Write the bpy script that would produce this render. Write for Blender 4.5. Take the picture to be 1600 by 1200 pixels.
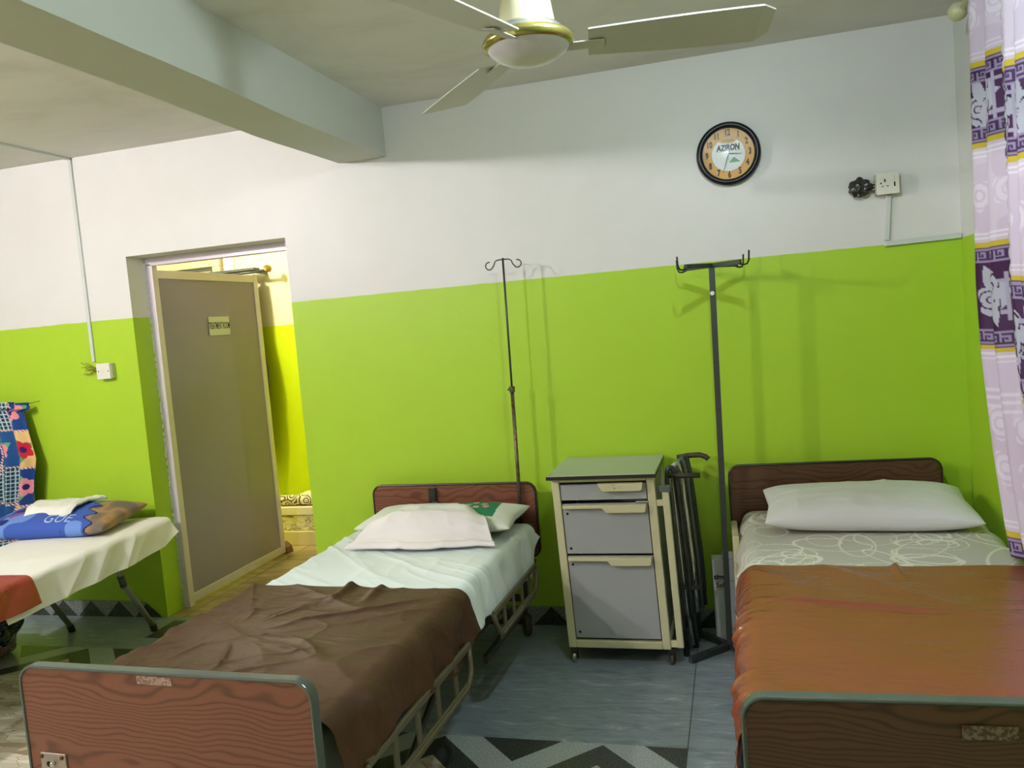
import bpy, bmesh, math, random
import numpy as np
from mathutils import Vector, Matrix, noise
for o in list(bpy.data.objects): bpy.data.objects.remove(o)
scene = bpy.context.scene
C = scene.collection
PI = math.pi
# ---------------------------------------------------------------- camera
def cam_axes(yaw, pitch, roll):
    f = Vector((-math.sin(yaw)*math.cos(pitch), math.cos(yaw)*math.cos(pitch), math.sin(pitch)))
    r = f.cross(Vector((0, 0, 1))).normalized(); u = r.cross(f)
    c, s = math.cos(roll), math.sin(roll)
    return c*r+s*u, -s*r+c*u, f
cd = bpy.data.cameras.new('camera'); cam = bpy.data.objects.new('camera', cd); C.objects.link(cam)
r_, u_, f_ = cam_axes(.2699, -.0752, -.0826)
M = Matrix((r_, u_, -f_)).transposed().to_4x4(); M.translation = Vector((.69691, -4.07623, 1.60381))
cam.matrix_world = M
cd.sensor_width = 36; cd.lens = 1272.7*36/1600; cd.clip_start = .05
scene.camera = cam
# ---------------------------------------------------------------- world and exposure
w = bpy.data.worlds.new('world'); scene.world = w; w.use_nodes = True
w.node_tree.nodes['Background'].inputs[0].default_value = (.8, .9, 1, 1)
w.node_tree.nodes['Background'].inputs[1].default_value = .02
vs = scene.view_settings
vs.view_transform = 'Standard'; vs.look = 'None'; vs.gamma = 1; vs.use_curve_mapping = False
vs.exposure = 0.0
LAMPS = [  # x, y, length, strength, colour
    (-3.1, -2.6, 0, 2700, (1, .94, .97)),
    (.72, -2.15, 0, 800, (.78, .94, 1)),
    (-2.4, -4.6, 0, 2550, (1, .95, .97)),
]
H = 2.784; GZ = 1.816

# ---------------------------------------------------------------- material helpers
def lin(c):
    return tuple((v/255/12.92 if v/255 <= .04045 else ((v/255+.055)/1.055)**2.4) for v in c)
class NT:
    def __init__(s, name, rough=.5, metal=0., spec=.5):
        s.m = bpy.data.materials.new(name); s.m.use_nodes = True; s.t = s.m.node_tree
        s.b = s.t.nodes['Principled BSDF']
        s.b.inputs['Roughness'].default_value = rough; s.b.inputs['Metallic'].default_value = metal
        s.b.inputs['Specular IOR Level'].default_value = spec
    def n(s, typ, **kw):
        x = s.t.nodes.new(typ)
        for k, v in kw.items():
            if isinstance(v, (int, float, str, bool)) and hasattr(x, k) and k not in ('Scale',): setattr(x, k, v)
        return x
    def link(s, a, b): s.t.links.new(a, b)
    def val(s, x, sock):
        if isinstance(x, (int, float)): sock.default_value = x
        elif isinstance(x, tuple): sock.default_value = (*x[:3], 1) if len(sock.default_value) == 4 else x
        else: s.link(x, sock)
    def math(s, op, a, b=0., c=None):
        x = s.t.nodes.new('ShaderNodeMath'); x.operation = op
        s.val(a, x.inputs[0]); s.val(b, x.inputs[1])
        if c is not None: s.val(c, x.inputs[2])
        return x.outputs[0]
    def mix(s, f, a, b):
        x = s.t.nodes.new('ShaderNodeMix'); x.data_type = 'RGBA'
        s.val(f, x.inputs[0]); s.val(a, x.inputs[6]); s.val(b, x.inputs[7]); return x.outputs[2]
    def noise(s, scale, detail=3, vec=None, rough=.5, dist=0.):
        x = s.t.nodes.new('ShaderNodeTexNoise'); x.inputs['Scale'].default_value = scale
        x.inputs['Detail'].default_value = detail; x.inputs['Roughness'].default_value = rough
        x.inputs['Distortion'].default_value = dist
        if vec is not None: s.link(vec, x.inputs['Vector'])
        return x.outputs['Fac']
    def ramp(s, fac, stops, const=False):
        x = s.t.nodes.new('ShaderNodeValToRGB'); e = x.color_ramp.elements
        if const: x.color_ramp.interpolation = 'CONSTANT'
        while len(e) < len(stops): e.new(.5)
        for i, (p, c) in enumerate(stops): e[i].position = p; e[i].color = (*c, 1)
        s.link(fac, x.inputs[0]); return x.outputs[0]
    def pos(s): return s.t.nodes.new('ShaderNodeNewGeometry').outputs['Position']
    def obj(s): return s.t.nodes.new('ShaderNodeTexCoord').outputs['Object']
    def xyz(s, v):
        x = s.t.nodes.new('ShaderNodeSeparateXYZ'); s.link(v, x.inputs[0]); return x.outputs
    def scaled(s, v, sc, rot=(0, 0, 0)):
        x = s.t.nodes.new('ShaderNodeMapping'); s.link(v, x.inputs[0])
        x.inputs['Scale'].default_value = sc; x.inputs['Rotation'].default_value = rot; return x.outputs[0]
    def bump(s, h, strength=.2, dist=.01):
        x = s.t.nodes.new('ShaderNodeBump'); x.inputs['Strength'].default_value = strength
        x.inputs['Distance'].default_value = dist; s.link(h, x.inputs['Height']); s.link(x.outputs[0], s.b.inputs['Normal'])
    def col(s, c): s.val(c, s.b.inputs['Base Color']); return s

def plain(name, c, rough=.5, metal=0., var=.08, scale=12, spec=.5, bump=0.):
    s = NT(name, rough, metal, spec); c = lin(c)
    f = s.noise(scale, 4, s.obj())
    s.col(s.mix(f, tuple(v*(1-var) for v in c), tuple(min(1, v*(1+var)) for v in c)))
    if bump: s.bump(s.noise(scale*8, 3, s.obj()), bump, .002)
    return s.m
def vcol(name, rough=.8, spec=.3, sheen=0., bump=0., metal=0.):
    s = NT(name, rough, metal, spec)
    a = s.t.nodes.new('ShaderNodeVertexColor'); a.layer_name = 'col'
    s.link(a.outputs[0], s.b.inputs['Base Color'])
    if bump: s.bump(s.noise(60, 3, s.obj()), bump, .003)
    return s.m
def worn(name, c, c2, rough=.5, metal=0., thr=.6, scale=30):
    s = NT(name, rough, metal)
    f = s.ramp(s.noise(scale, 5, s.obj(), .65), [(thr-.04, (0, 0, 0)), (thr+.04, (1, 1, 1))])
    s.col(s.mix(f, lin(c), lin(c2))); return s.m

def wall_mat(name, upper, lower, gz):
    s = NT(name, .42, 0, .45); p = s.pos(); z = s.xyz(p)[2]
    wob = s.math('MULTIPLY_ADD', s.noise(6, 2, p), .008, -.004)
    f = s.math('GREATER_THAN', s.math('ADD', z, wob), gz)
    n1 = s.noise(1.3, 4, p); n2 = s.noise(7, 4, p)
    m = s.math('MULTIPLY_ADD', n1, .10, .90); m2 = s.math('MULTIPLY_ADD', n2, .06, .94)
    k = s.math('MULTIPLY', m, m2)
    base = s.mix(f, lower, upper)
    x = s.t.nodes.new('ShaderNodeVectorMath'); x.operation = 'SCALE'; s.link(base, x.inputs[0]); s.link(k, x.inputs['Scale'])
    s.link(x.outputs[0], s.b.inputs['Base Color'])
    s.bump(s.noise(45, 5, p), .10, .004)
    return s.m
WALL = wall_mat('painted_wall', (.80, .785, .76), (.44, .68, .035), GZ)
WALL2 = wall_mat('treatment_room_paint', (.86, .80, .56), (.62, .78, .004), 1.745)
def ceil_mat():
    s = NT('ceiling_paint', .8, 0, .2); p = s.pos()
    f = s.noise(1.6, 6, s.scaled(p, (1, 1.8, 1)), .6, .6)
    s.col(s.ramp(f, [(.3, (.64, .62, .57)), (.5, (.72, .70, .655)), (.75, (.76, .745, .70))]))
    s.bump(s.noise(25, 5, p), .15, .004); return s.m
CEIL = ceil_mat()
WALL3 = wall_mat('bounce_darkened_wall', (.40, .39, .38), (.16, .26, .02), GZ)  # unseen left and front walls, colours darkened to cut bounced light
BEAMM = plain('beam_paint', (196, 198, 190), .7, var=.04, scale=3, bump=.2)

def floor_mat():
    s = NT('patterned_vinyl_floor', .28, 0, .5); p = s.pos(); x, y, z = s.xyz(p)
    # veined blue grey sheet
    v = s.scaled(p, (2.2, 9, 1), (0, 0, .28))
    n = s.noise(3.2, 8, v, .62, .9)
    gray = s.ramp(n, [(.30, lin((112, 124, 132))), (.46, lin((134, 146, 153))), (.60, lin((146, 157, 162))), (.66, lin((178, 186, 190))), (.72, lin((138, 149, 156)))])
    # granites
    g1 = s.noise(190, 3, p, .8)
    lightg = s.ramp(g1, [(.36, lin((110, 118, 118))), (.5, lin((172, 180, 180))), (.62, lin((205, 210, 208)))])
    darkg = s.ramp(g1, [(.40, lin((22, 28, 26))), (.52, lin((52, 58, 54))), (.66, lin((128, 132, 124)))])
    # cream stone mosaic
    vo = s.t.nodes.new('ShaderNodeTexVoronoi'); vo.inputs['Scale'].default_value = 9
    s.link(s.scaled(p, (.9, 3.6, 1)), vo.inputs['Vector'])
    vo2 = s.t.nodes.new('ShaderNodeTexVoronoi'); vo2.feature = 'DISTANCE_TO_EDGE'; vo2.inputs['Scale'].default_value = 9
    s.link(s.scaled(p, (.9, 3.6, 1)), vo2.inputs['Vector'])
    cr = s.ramp(s.xyz(vo.outputs['Color'])[0], [(0, lin((176, 160, 134))), (.4, lin((214, 204, 182))), (.8, lin((228, 222, 206))), (1, lin((150, 128, 100)))])
    cream = s.mix(s.math('LESS_THAN', vo2.outputs['Distance'], .014), cr, lin((140, 120, 96)))
    def zig(y0, c0):
        u = s.math('SUBTRACT', y0, y)
        dx = s.math('PINGPONG', s.math('SUBTRACT', x, c0), .315)       # 0 at c0, .315 midway
        a = s.math('SUBTRACT', .16, dx); b = s.math('SUBTRACT', .325, dx)
        white = s.math('MULTIPLY', s.math('GREATER_THAN', u, a), s.math('LESS_THAN', u, b))
        c = s.math('GREATER_THAN', u, s.math('SUBTRACT', .465, dx))
        z1 = s.mix(white, darkg, lightg); z2 = s.mix(c, z1, cream)
        return s.mix(s.math('GREATER_THAN', u, .62), z2, cream), s.math('GREATER_THAN', u, 0.)
    def box(x0, x1, y0, y1):
        a = s.math('MULTIPLY', s.math('GREATER_THAN', x, x0), s.math('LESS_THAN', x, x1))
        b = s.math('MULTIPLY', s.math('GREATER_THAN', y, y0), s.math('LESS_THAN', y, y1))
        return s.math('MULTIPLY', a, b)
    zr, mr = zig(-1.168, -.183)
    col = gray
    right = s.math('MULTIPLY', s.math('MULTIPLY', s.math('GREATER_THAN', x, -1.3), s.math('LESS_THAN', x, .444)), mr)
    col = s.mix(right, col, zr)
    zl, ml = zig(-.47, -2.56+.02)
    left = s.math('MULTIPLY', s.math('LESS_THAN', x, -1.3), ml)
    col = s.mix(left, col, zl)
    # threshold strip in front of the door
    col = s.mix(box(-2.62, -1.5, -.32, -.06), col, darkg)
    col = s.mix(box(-2.54, -1.6, -.26, -.22), col, lightg)
    col = s.mix(box(-2.54, -2.50, -.26, -.10), col, lightg)
    col = s.mix(box(-2.44, -1.6, -.20, -.06), col, cream)
    # lighter sheet right of the seam, and the seam itself
    seam = s.math('LESS_THAN', s.math('ABSOLUTE', s.math('SUBTRACT', x, .444)), .0018)
    col = s.mix(seam, col, lin((60, 66, 68)))
    s.link(col, s.b.inputs['Base Color'])
    s.bump(n, .04, .002)
    return s.m
FLOOR = floor_mat()
def tile_mat():
    s = NT('beige_tiles', .2); p = s.pos(); x, y, z = s.xyz(p)
    gx = s.math('LESS_THAN', s.math('PINGPONG', s.math('ADD', x, .2), .2), .003)
    gy = s.math('LESS_THAN', s.math('PINGPONG', s.math('ADD', y, .05), .2), .003)
    f = s.noise(5, 5, s.scaled(p, (1, 3, 1)))
    s.link(s.mix(s.math('MAXIMUM', gx, gy), s.ramp(f, [(.3, lin((150, 128, 84))), (.7, lin((186, 166, 116)))]), lin((100, 86, 60))), s.b.inputs['Base Color'])
    return s.m
TILE = tile_mat()
def skirt_mat():
    s = NT('granite_skirting', .3); p = s.pos(); x, y, z = s.xyz(p)
    g1 = s.noise(190, 3, p, .8)
    lightg = s.ramp(g1, [(.36, lin((90, 96, 96))), (.5, lin((140, 146, 146))), (.62, lin((180, 186, 186)))])
    darkg = s.ramp(g1, [(.40, lin((22, 28, 26))), (.52, lin((52, 58, 54))), (.66, lin((118, 122, 116)))])
    dx = s.math('PINGPONG', x, .105)
    f = s.math('GREATER_THAN', z, s.math('SUBTRACT', dx, 0.005))
    s.link(s.mix(f, darkg, lightg), s.b.inputs['Base Color']); return s.m
SKIRT = skirt_mat()

def wood(name, dark, mid, light, rough=.35):
    s = NT(name, rough, 0, .5); p = s.obj()
    v = s.scaled(p, (.6, 1, 3.4))
    n1 = s.noise(1.5, 2, v, .4, .15)
    x, y, z = s.xyz(p)
    ph = s.math('ADD', s.math('MULTIPLY', z, 330.), s.math('MULTIPLY', s.math('ADD', n1, s.math('MULTIPLY', s.noise(2.2, 2, s.scaled(p, (1.5, 1, 2.5))), .35)), 110.))
    ring = s.math('MULTIPLY_ADD', s.math('SINE', ph), .5, .5)
    fine = s.noise(9, 5, s.scaled(p, (3, 1, 70)), .7)
    f = s.math('ADD', s.math('MULTIPLY', s.math('POWER', ring, 3.5), .45), s.math('MULTIPLY', fine, .55))
    s.link(s.ramp(f, [(.12, lin(light)), (.42, lin(mid)), (.85, lin(dark))]), s.b.inputs['Base Color'])
    s.bump(fine, .05, .001); return s.m
WOOD_RED = wood('reddish_wood_laminate', (84, 46, 34), (118, 70, 52), (134, 82, 62))
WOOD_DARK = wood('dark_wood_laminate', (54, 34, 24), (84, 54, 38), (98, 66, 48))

MT = dict(
 trim=plain('grey_rubber_edging', (82, 90, 86), .25, spec=.6),
 trimd=plain('dark_edging', (44, 40, 38), .3),
 cream=worn('cream_enamel', (214, 208, 170), (150, 138, 104), .35, thr=.70, scale=22),
 frame=plain('bed_frame_enamel', (96, 88, 68), .4),
 framed=plain('dark_frame_metal', (58, 56, 50), .45, .3),
 grey=plain('grey_laminate', (168, 170, 172), .32, var=.05, scale=5),
 greydoor=plain('grey_door_panel', (154, 142, 166), .25, var=.03, scale=2, spec=.6),
 alu=plain('brushed_aluminium', (226, 214, 226), .35, .25, var=.05),
 white=plain('white_plastic', (228, 226, 212), .35, var=.03),
 trunk=plain('trunking_plastic', (205, 210, 206), .4, var=.03),
 black=plain('black_plastic', (12, 15, 24), .28, spec=.35),
 tape=plain('black_tape', (22, 22, 22), .3, var=.3, scale=40, spec=.8),
 hole=plain('socket_hole', (12, 10, 10), .8),
 steel=worn('rusty_steel', (104, 96, 84), (92, 56, 38), .4, .6, .55, 60),
 darksteel=worn('dark_painted_steel', (70, 76, 76), (82, 62, 48), .4, .4, .62, 40),
 chrome=plain('chrome', (220, 220, 220), .12, .9),
 gold=plain('gold_trim', (170, 160, 92), .22, .8),
 fancream=plain('fan_enamel', (236, 230, 196), .3, var=.02),
 fanblade=plain('fan_blade', (186, 184, 178), .4, var=.03),
 fandisc=plain('fan_disc', (206, 202, 208), .25, var=.02),
 rubber=plain('black_rubber', (26, 24, 22), .7),
 caster=plain('caster_tyre', (78, 66, 52), .6),
 sheet=plain('white_cotton_sheet', (226, 236, 236), .85, var=.02, spec=.2, bump=.1),
 cotton=plain('white_cotton_pillow', (226, 224, 226), .85, var=.02, spec=.2, bump=.1),
 pinkwhite=plain('white_cotton_cloth', (246, 240, 244), .85, var=.01, spec=.2, bump=.1),
 creamsheet=plain('cream_cotton_sheet', (238, 237, 230), .85, var=.03, spec=.2, bump=.1),
 mattress=plain('mattress_vinyl', (96, 104, 96), .5),
 paper=plain('paper', (216, 216, 208), .7, var=.02),
 ink=plain('black_ink', (20, 18, 18), .6),
 brownink=plain('dark_brown_ink', (58, 28, 18), .5),
 redink=plain('red_ink', (190, 30, 30), .5),
 sticker=worn('faded_sticker', (176, 150, 140), (126, 92, 80), .4, thr=.52, scale=120),
 stickerd=worn('faded_dark_sticker', (122, 104, 92), (78, 54, 42), .4, thr=.5, scale=120),
 plate=plain('lock_plate', (168, 156, 146), .35, .4),
 clockface=plain('clock_yellow', (222, 164, 44), .4, var=.05, scale=30),
 clockwhite=plain('clock_white', (232, 236, 236), .4, var=.01),
 clockgreen=plain('clock_green', (92, 168, 120), .4),
 clockolive=plain('clock_olive', (150, 140, 40), .4),
 fluted=plain('aged_plaster', (120, 118, 108), .8),
 brick=plain('brown_block', (120, 88, 66), .8),
 darkcloth=plain('dark_curtain_cloth', (38, 34, 32), .9, var=.4, scale=20),
 bagblack=plain('polythene_bag', (24, 30, 46), .3, var=.4, scale=9),
)
def plastic_sheet(name, c, rough):
    s = NT(name, rough, 0, .5 if rough < .4 else .22); p = s.obj(); c = lin(c)
    s.col(s.mix(s.noise(3, 4, p), tuple(v*.88 for v in c), tuple(v*1.1 for v in c)))
    s.bump(s.noise(5, 4, s.scaled(p, (1, 2.2, 1)), .55, 1.2), .35, .02); return s.m
BROWN = plastic_sheet('brown_rubber_sheet', (74, 50, 34), .52)
RED = plastic_sheet('red_brown_rubber_sheet', (142, 76, 52), .24)
RED2 = plastic_sheet('dull_red_rubber_sheet', (158, 56, 48), .35)

# ---------------------------------------------------------------- object helpers
def tag(o, label=None, cat=None, group=None, kind=None):
    if label: o['label'] = label
    if cat: o['category'] = cat
    if group: o['group'] = group
    if kind: o['kind'] = kind
    return o
def obj(name, bm, m, parent=None, smooth=False, bevel=0., loc=None, rot=None):
    me = bpy.data.meshes.new(name)
    if isinstance(bm, bmesh.types.BMesh):
        bmesh.ops.recalc_face_normals(bm, faces=bm.faces[:]); bm.to_mesh(me); bm.free()
    else: me = bm; me.name = name
    o = bpy.data.objects.new(name, me); C.objects.link(o)
    for mm in (m if isinstance(m, (list, tuple)) else [m]): me.materials.append(mm)
    if smooth:
        for p in me.polygons: p.use_smooth = True
    if bevel:
        b = o.modifiers.new('bevel', 'BEVEL'); b.width = bevel; b.segments = 2; b.limit_method = 'ANGLE'
    if parent: o.parent = parent
    if loc: o.location = loc
    if rot: o.rotation_euler = rot
    return o
def empty(name, loc, rz=0, label=None, cat=None, group=None):
    o = bpy.data.objects.new(name, None); C.objects.link(o); o.empty_display_size = .1
    o.location = loc; o.rotation_euler = (0, 0, rz); return tag(o, label, cat, group)
def bx(bm, x0, x1, y0, y1, z0, z1, T=None):
    vs_ = [bm.verts.new((x, y, z)) for z in (z0, z1) for y in (y0, y1) for x in (x0, x1)]
    for f in ((0, 2, 3, 1), (4, 5, 7, 6), (0, 1, 5, 4), (2, 6, 7, 3), (0, 4, 6, 2), (1, 3, 7, 5)):
        bm.faces.new([vs_[i] for i in f])
    if T is not None:
        for v in vs_: v.co = T @ v.co
    return bm
def box(*a, T=None): return bx(bmesh.new(), *a, T=T)
def tube(bm, pts, r, n=10, cap=True, closed=False):
    pts = [Vector(p) for p in pts]; N = len(pts); rings = []
    up = Vector((0, 0, 1)); prev = None
    for i, p in enumerate(pts):
        if closed: t = (pts[(i+1) % N]-pts[i-1]).normalized()
        else: t = (pts[min(i+1, N-1)]-pts[max(i-1, 0)]).normalized()
        if prev is None:
            a = t.cross(up)
            if a.length < .05: a = t.cross(Vector((1, 0, 0)))
            a.normalize()
        else:
            a = prev-t*prev.dot(t); a.normalize()
        prev = a; b = t.cross(a)
        rr = r[i] if isinstance(r, (list, tuple)) else r
        rings.append([bm.verts.new(p+rr*(math.cos(2*PI*k/n+PI/n)*a+math.sin(2*PI*k/n+PI/n)*b)) for k in range(n)])
    for i in range(N if closed else N-1):
        A, B = rings[i], rings[(i+1) % N]
        for k in range(n): bm.faces.new((A[k], A[(k+1) % n], B[(k+1) % n], B[k]))
    if cap and not closed:
        bm.faces.new(rings[0][::-1]); bm.faces.new(rings[-1])
    return bm
def rnd_path(pts, rad=.03, seg=5):
    out = [Vector(pts[0])]
    for i in range(1, len(pts)-1):
        p = Vector(pts[i]); a = (Vector(pts[i-1])-p); b = (Vector(pts[i+1])-p)
        ra = min(rad, a.length*.45, b.length*.45); A = p+a.normalized()*ra; B = p+b.normalized()*ra
        for k in range(seg+1):
            t = k/seg; out.append((1-t)**2*A+2*t*(1-t)*p+t*t*B)
    out.append(Vector(pts[-1])); return out
def lathe(bm, prof, n=40, T=None):
    rings = []
    for r, z in prof:
        if r < 1e-6: rings.append([bm.verts.new((0, 0, z))])
        else: rings.append([bm.verts.new((r*math.cos(2*PI*k/n), r*math.sin(2*PI*k/n), z)) for k in range(n)])
    for A, B in zip(rings, rings[1:]):
        for k in range(n):
            if len(A) == 1 and len(B) == 1: continue
            if len(A) == 1: bm.faces.new((A[0], B[k], B[(k+1) % n]))
            elif len(B) == 1: bm.faces.new((A[k], A[(k+1) % n], B[0]))
            else: bm.faces.new((A[k], A[(k+1) % n], B[(k+1) % n], B[k]))
    if T is not None:
        for ring in rings:
            for v in ring: v.co = T @ v.co
    return bm
def rrect(x0, x1, z0, z1, r, n=8):
    pts = []
    for cx, cz, a0 in ((x1-r, z1-r, 0), (x0+r, z1-r, 90), (x0+r, z0+r, 180), (x1-r, z0+r, 270)):
        for k in range(n+1):
            a = math.radians(a0+90*k/n); pts.append((cx+r*math.cos(a), cz+r*math.sin(a)))
    return pts
def prism(bm, outline, y0, y1):
    A = [bm.verts.new((x, y0, z)) for x, z in outline]; B = [bm.verts.new((x, y1, z)) for x, z in outline]
    bm.faces.new(A); bm.faces.new(B[::-1]); n = len(A)
    for i in range(n): bm.faces.new((A[i], B[i], B[(i+1) % n], A[(i+1) % n]))
    return bm
def ring_prism(bm, o_out, o_in, y0, y1):
    n = len(o_out); V = [[bm.verts.new((x, y, z)) for x, z in ol] for ol in (o_out, o_in) for y in (y0, y1)]
    a, b, c, d = V
    for i in range(n):
        j = (i+1) % n
        bm.faces.new((a[i], a[j], b[j], b[i])); bm.faces.new((c[i], d[i], d[j], c[j]))
        bm.faces.new((a[i], c[i], c[j], a[j])); bm.faces.new((b[i], b[j], d[j], d[i]))
    return bm
def text_mesh(txt, size, bold=False, shear=0., sx=1., extrude=.0006, off=.0):
    cu = bpy.data.curves.new('t', 'FONT'); cu.body = txt; cu.size = size; cu.extrude = extrude
    cu.align_x = 'CENTER'; cu.align_y = 'CENTER'; cu.shear = shear; cu.offset = off; cu.resolution_u = 3
    o = bpy.data.objects.new('t', cu); C.objects.link(o)
    dg = bpy.context.evaluated_depsgraph_get(); me = bpy.data.meshes.new_from_object(o.evaluated_get(dg))
    bpy.data.objects.remove(o); me.materials.clear()
    for v in me.vertices: v.co.x *= sx
    return me
def join_text(items):
    """items: (mesh, Matrix) -> one mesh"""
    bm = bmesh.new()
    for me, T in items:
        me.transform(T); bm.from_mesh(me)
    me = bpy.data.meshes.new('txt'); bm.to_mesh(me); bm.free(); return me
TW = Matrix.Rotation(PI/2, 4, 'X')          # text standing up, facing -y

# numpy value noise
_rs = np.random.RandomState(5); _G = _rs.rand(256, 256)
def vn(x, y):
    x = np.asarray(x, float); y = np.asarray(y, float)
    xi = np.floor(x).astype(int); yi = np.floor(y).astype(int); fx = x-xi; fy = y-yi
    fx = fx*fx*(3-2*fx); fy = fy*fy*(3-2*fy)
    g = lambda a, b: _G[a % 256, b % 256]
    return (g(xi, yi)*(1-fx)+g(xi+1, yi)*fx)*(1-fy)+(g(xi, yi+1)*(1-fx)+g(xi+1, yi+1)*fx)*fy
def fbm(x, y, o=4):
    s = 0; a = .5
    for i in range(o): s = s+a*(vn(x*2**i+i*17.3, y*2**i+i*9.1)-.5); a *= .5
    return s*2
def ridge(x, y):           # sharp-crested folds, 0..1
    return (1-np.abs(2*vn(x, y)-1))**3
def sst(a, b, x):
    t = np.clip((x-a)/(b-a), 0, 1); return t*t*(3-2*t)
def grid_obj(name, P, m, parent=None, cols=None, thick=0., closed_u=False, keep=None, offset=1.):
    ny, nx = P.shape[:2]
    i, j = np.meshgrid(np.arange(ny-1), np.arange(nx if closed_u else nx-1), indexing='ij')
    jn = (j+1) % nx
    F = np.stack([i*nx+j, i*nx+jn, (i+1)*nx+jn, (i+1)*nx+j], -1)
    if keep is not None: F = F[keep]
    F = F.reshape(-1, 4)
    me = bpy.data.meshes.new(name); me.vertices.add(ny*nx); me.vertices.foreach_set('co', P.reshape(-1).astype(np.float32))
    me.loops.add(len(F)*4); me.loops.foreach_set('vertex_index', F.reshape(-1).astype(np.int32))
    me.polygons.add(len(F)); me.polygons.foreach_set('loop_start', (np.arange(len(F))*4).astype(np.int32))
    me.update(calc_edges=True)
    if cols is not None:
        at = me.color_attributes.new('col', 'FLOAT_COLOR', 'POINT')
        cc = np.ones((ny*nx, 4), np.float32); cc[:, :3] = cols.reshape(-1, 3); at.data.foreach_set('color', cc.reshape(-1))
    me.polygons.foreach_set('use_smooth', np.ones(len(F), bool)); me.validate()
    o = bpy.data.objects.new(name, me); C.objects.link(o); me.materials.append(m)
    if thick:
        md = o.modifiers.new('thickness', 'SOLIDIFY'); md.thickness = thick; md.offset = offset
    if parent: o.parent = parent
    return o
L3 = lambda c: np.array(lin(c))
def over(img, mask, c):
    m = np.clip(mask, 0, 1)[..., None]; return img*(1-m)+np.asarray(c)*m
def flower(u, v, cu, cv, r, k=5, ph=0.):
    d = np.hypot(u-cu, v-cv); a = np.arctan2(v-cv, u-cu)
    edge = r*(.72+.28*np.abs(np.cos(k*a/2+ph)))
    return (d < edge).astype(float), d/r, a
def leaf(u, v, cu, cv, L, wd, ang):
    c, s = math.cos(ang), math.sin(ang); x = (u-cu)*c+(v-cv)*s; y = -(u-cu)*s+(v-cv)*c
    t = x/L; return ((t > 0) & (t < 1) & (np.abs(y) < wd*np.sin(np.clip(t, 0, 1)*PI))).astype(float)
def ellipse_line(u, v, cu, cv, a, b, ang, wd):
    c, s = math.cos(ang), math.sin(ang); x = ((u-cu)*c+(v-cv)*s)/a; y = (-(u-cu)*s+(v-cv)*c)/b
    d = np.abs(np.hypot(x, y)-1)*min(a, b); th = np.arctan2(y, x)
    return (d < wd*(.35+.65*(.5+.5*np.sin(th*1.0+ang*5)))).astype(float)

# ================================================================ THE SETTING
DL, DR, DT = -2.712, -1.660, 2.173          # door opening in the back wall
XR = 1.700; XL = -5.2; YB = -5.6; WT = .17
bm = bmesh.new(); bx(bm, XL-.2, XR+.2, YB-.2, 0.0, -.1, 0)
tag(obj('floor', bm, FLOOR), kind='structure')
tag(obj('floor_treatment_room', box(-4.4, -.6, 0, 2.5, -.1, 0), TILE), kind='structure')
bm = bmesh.new()
bx(bm, XL, DL, 0, WT, 0, H); bx(bm, DR, XR+.15, 0, WT, 0, H); bx(bm, DL, DR, 0, WT, DT, H)
tag(obj('wall_back', bm, WALL), kind='structure')
tag(obj('wall_right', box(XR, XR+.15, YB, 0, 0, H), WALL), kind='structure')
tag(obj('wall_left', box(XL-.15, XL, YB, WT, 0, H), WALL3), kind='structure')
tag(obj('wall_front', box(XL-.15, XR+.15, YB-.15, YB, 0, H), WALL3), kind='structure')
tag(obj('ceiling', box(XL-.15, XR+.15, YB-.15, 2.5, H, H+.12), CEIL), kind='structure')
# ceiling beam with a slightly sagging, chipped soffit
ys = np.linspace(YB, 0, 90); prof = []
P = np.zeros((90, 40, 3))
for i, y in enumerate(ys):
    sag = -.012*math.sin(PI*min(1, max(0, (y+1.6)/1.6)))**2
    xa, xb, zb = -1.292, -1.016, 2.5296+.3*0+sag
    ring = [(xa, H+.01, 0)]+[(xa, H+(zb-H)*k/12, 0) for k in range(1, 12)]+[(xa+(xb-xa)*k/14, zb, 0) for k in range(15)]+[(xb, zb+(H-zb)*k/12, 0) for k in range(1, 14)]
    ring = ring[:40]
    for j, (a, b, _) in enumerate(ring): P[i, j] = (a, y, b)
P[..., 0] += .004*fbm(P[..., 1]*3, P[..., 2]*6, 3); P[..., 2] += .004*fbm(P[..., 1]*4+9, P[..., 0]*6, 3)*(P[..., 2] < H-.02)
b = grid_obj('trim_beam', P, BEAMM); b.data.polygons.foreach_set('use_smooth', np.zeros(len(b.data.polygons), bool))
tag(b, kind='structure')
# skirtings
bm = bmesh.new(); bx(bm, DR, XR, -.012, 0, 0, .098)
tag(obj('baseboard_back', bm, SKIRT, bevel=.002), kind='structure')
bm = bmesh.new(); prism(bm, [(XL, 0), (DL-.04, 0), (DL-.16, .098), (XL, .098)], -.012, 0)
tag(obj('baseboard_back_left', bm, SKIRT), kind='structure')
tag(obj('baseboard_right', box(XR-.012, XR, YB, -.013, 0, .098), SKIRT), kind='structure')
# next room
TX0, TX1, TY1 = -4.3, -.7, 2.3
tag(obj('wall_treatment_back', box(TX0, TX1, TY1, TY1+.15, 0, H), WALL2), kind='structure')
tag(obj('wall_treatment_left', box(TX0-.1, TX0, WT, TY1+.15, 0, H), WALL2), kind='structure')
tag(obj('wall_treatment_right', box(TX1, TX1+.1, WT, TY1+.15, 0, H), WALL2), kind='structure')
bm = bmesh.new(); bx(bm, TX0, DL-.001, WT, WT+.01, 0, H); bx(bm, DR+.001, TX1, WT, WT+.01, 0, H); bx(bm, DL-.001, DR+.001, WT, WT+.01, DT+.001, H)
tag(obj('wall_treatment_front', bm, WALL2), kind='structure')
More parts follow.
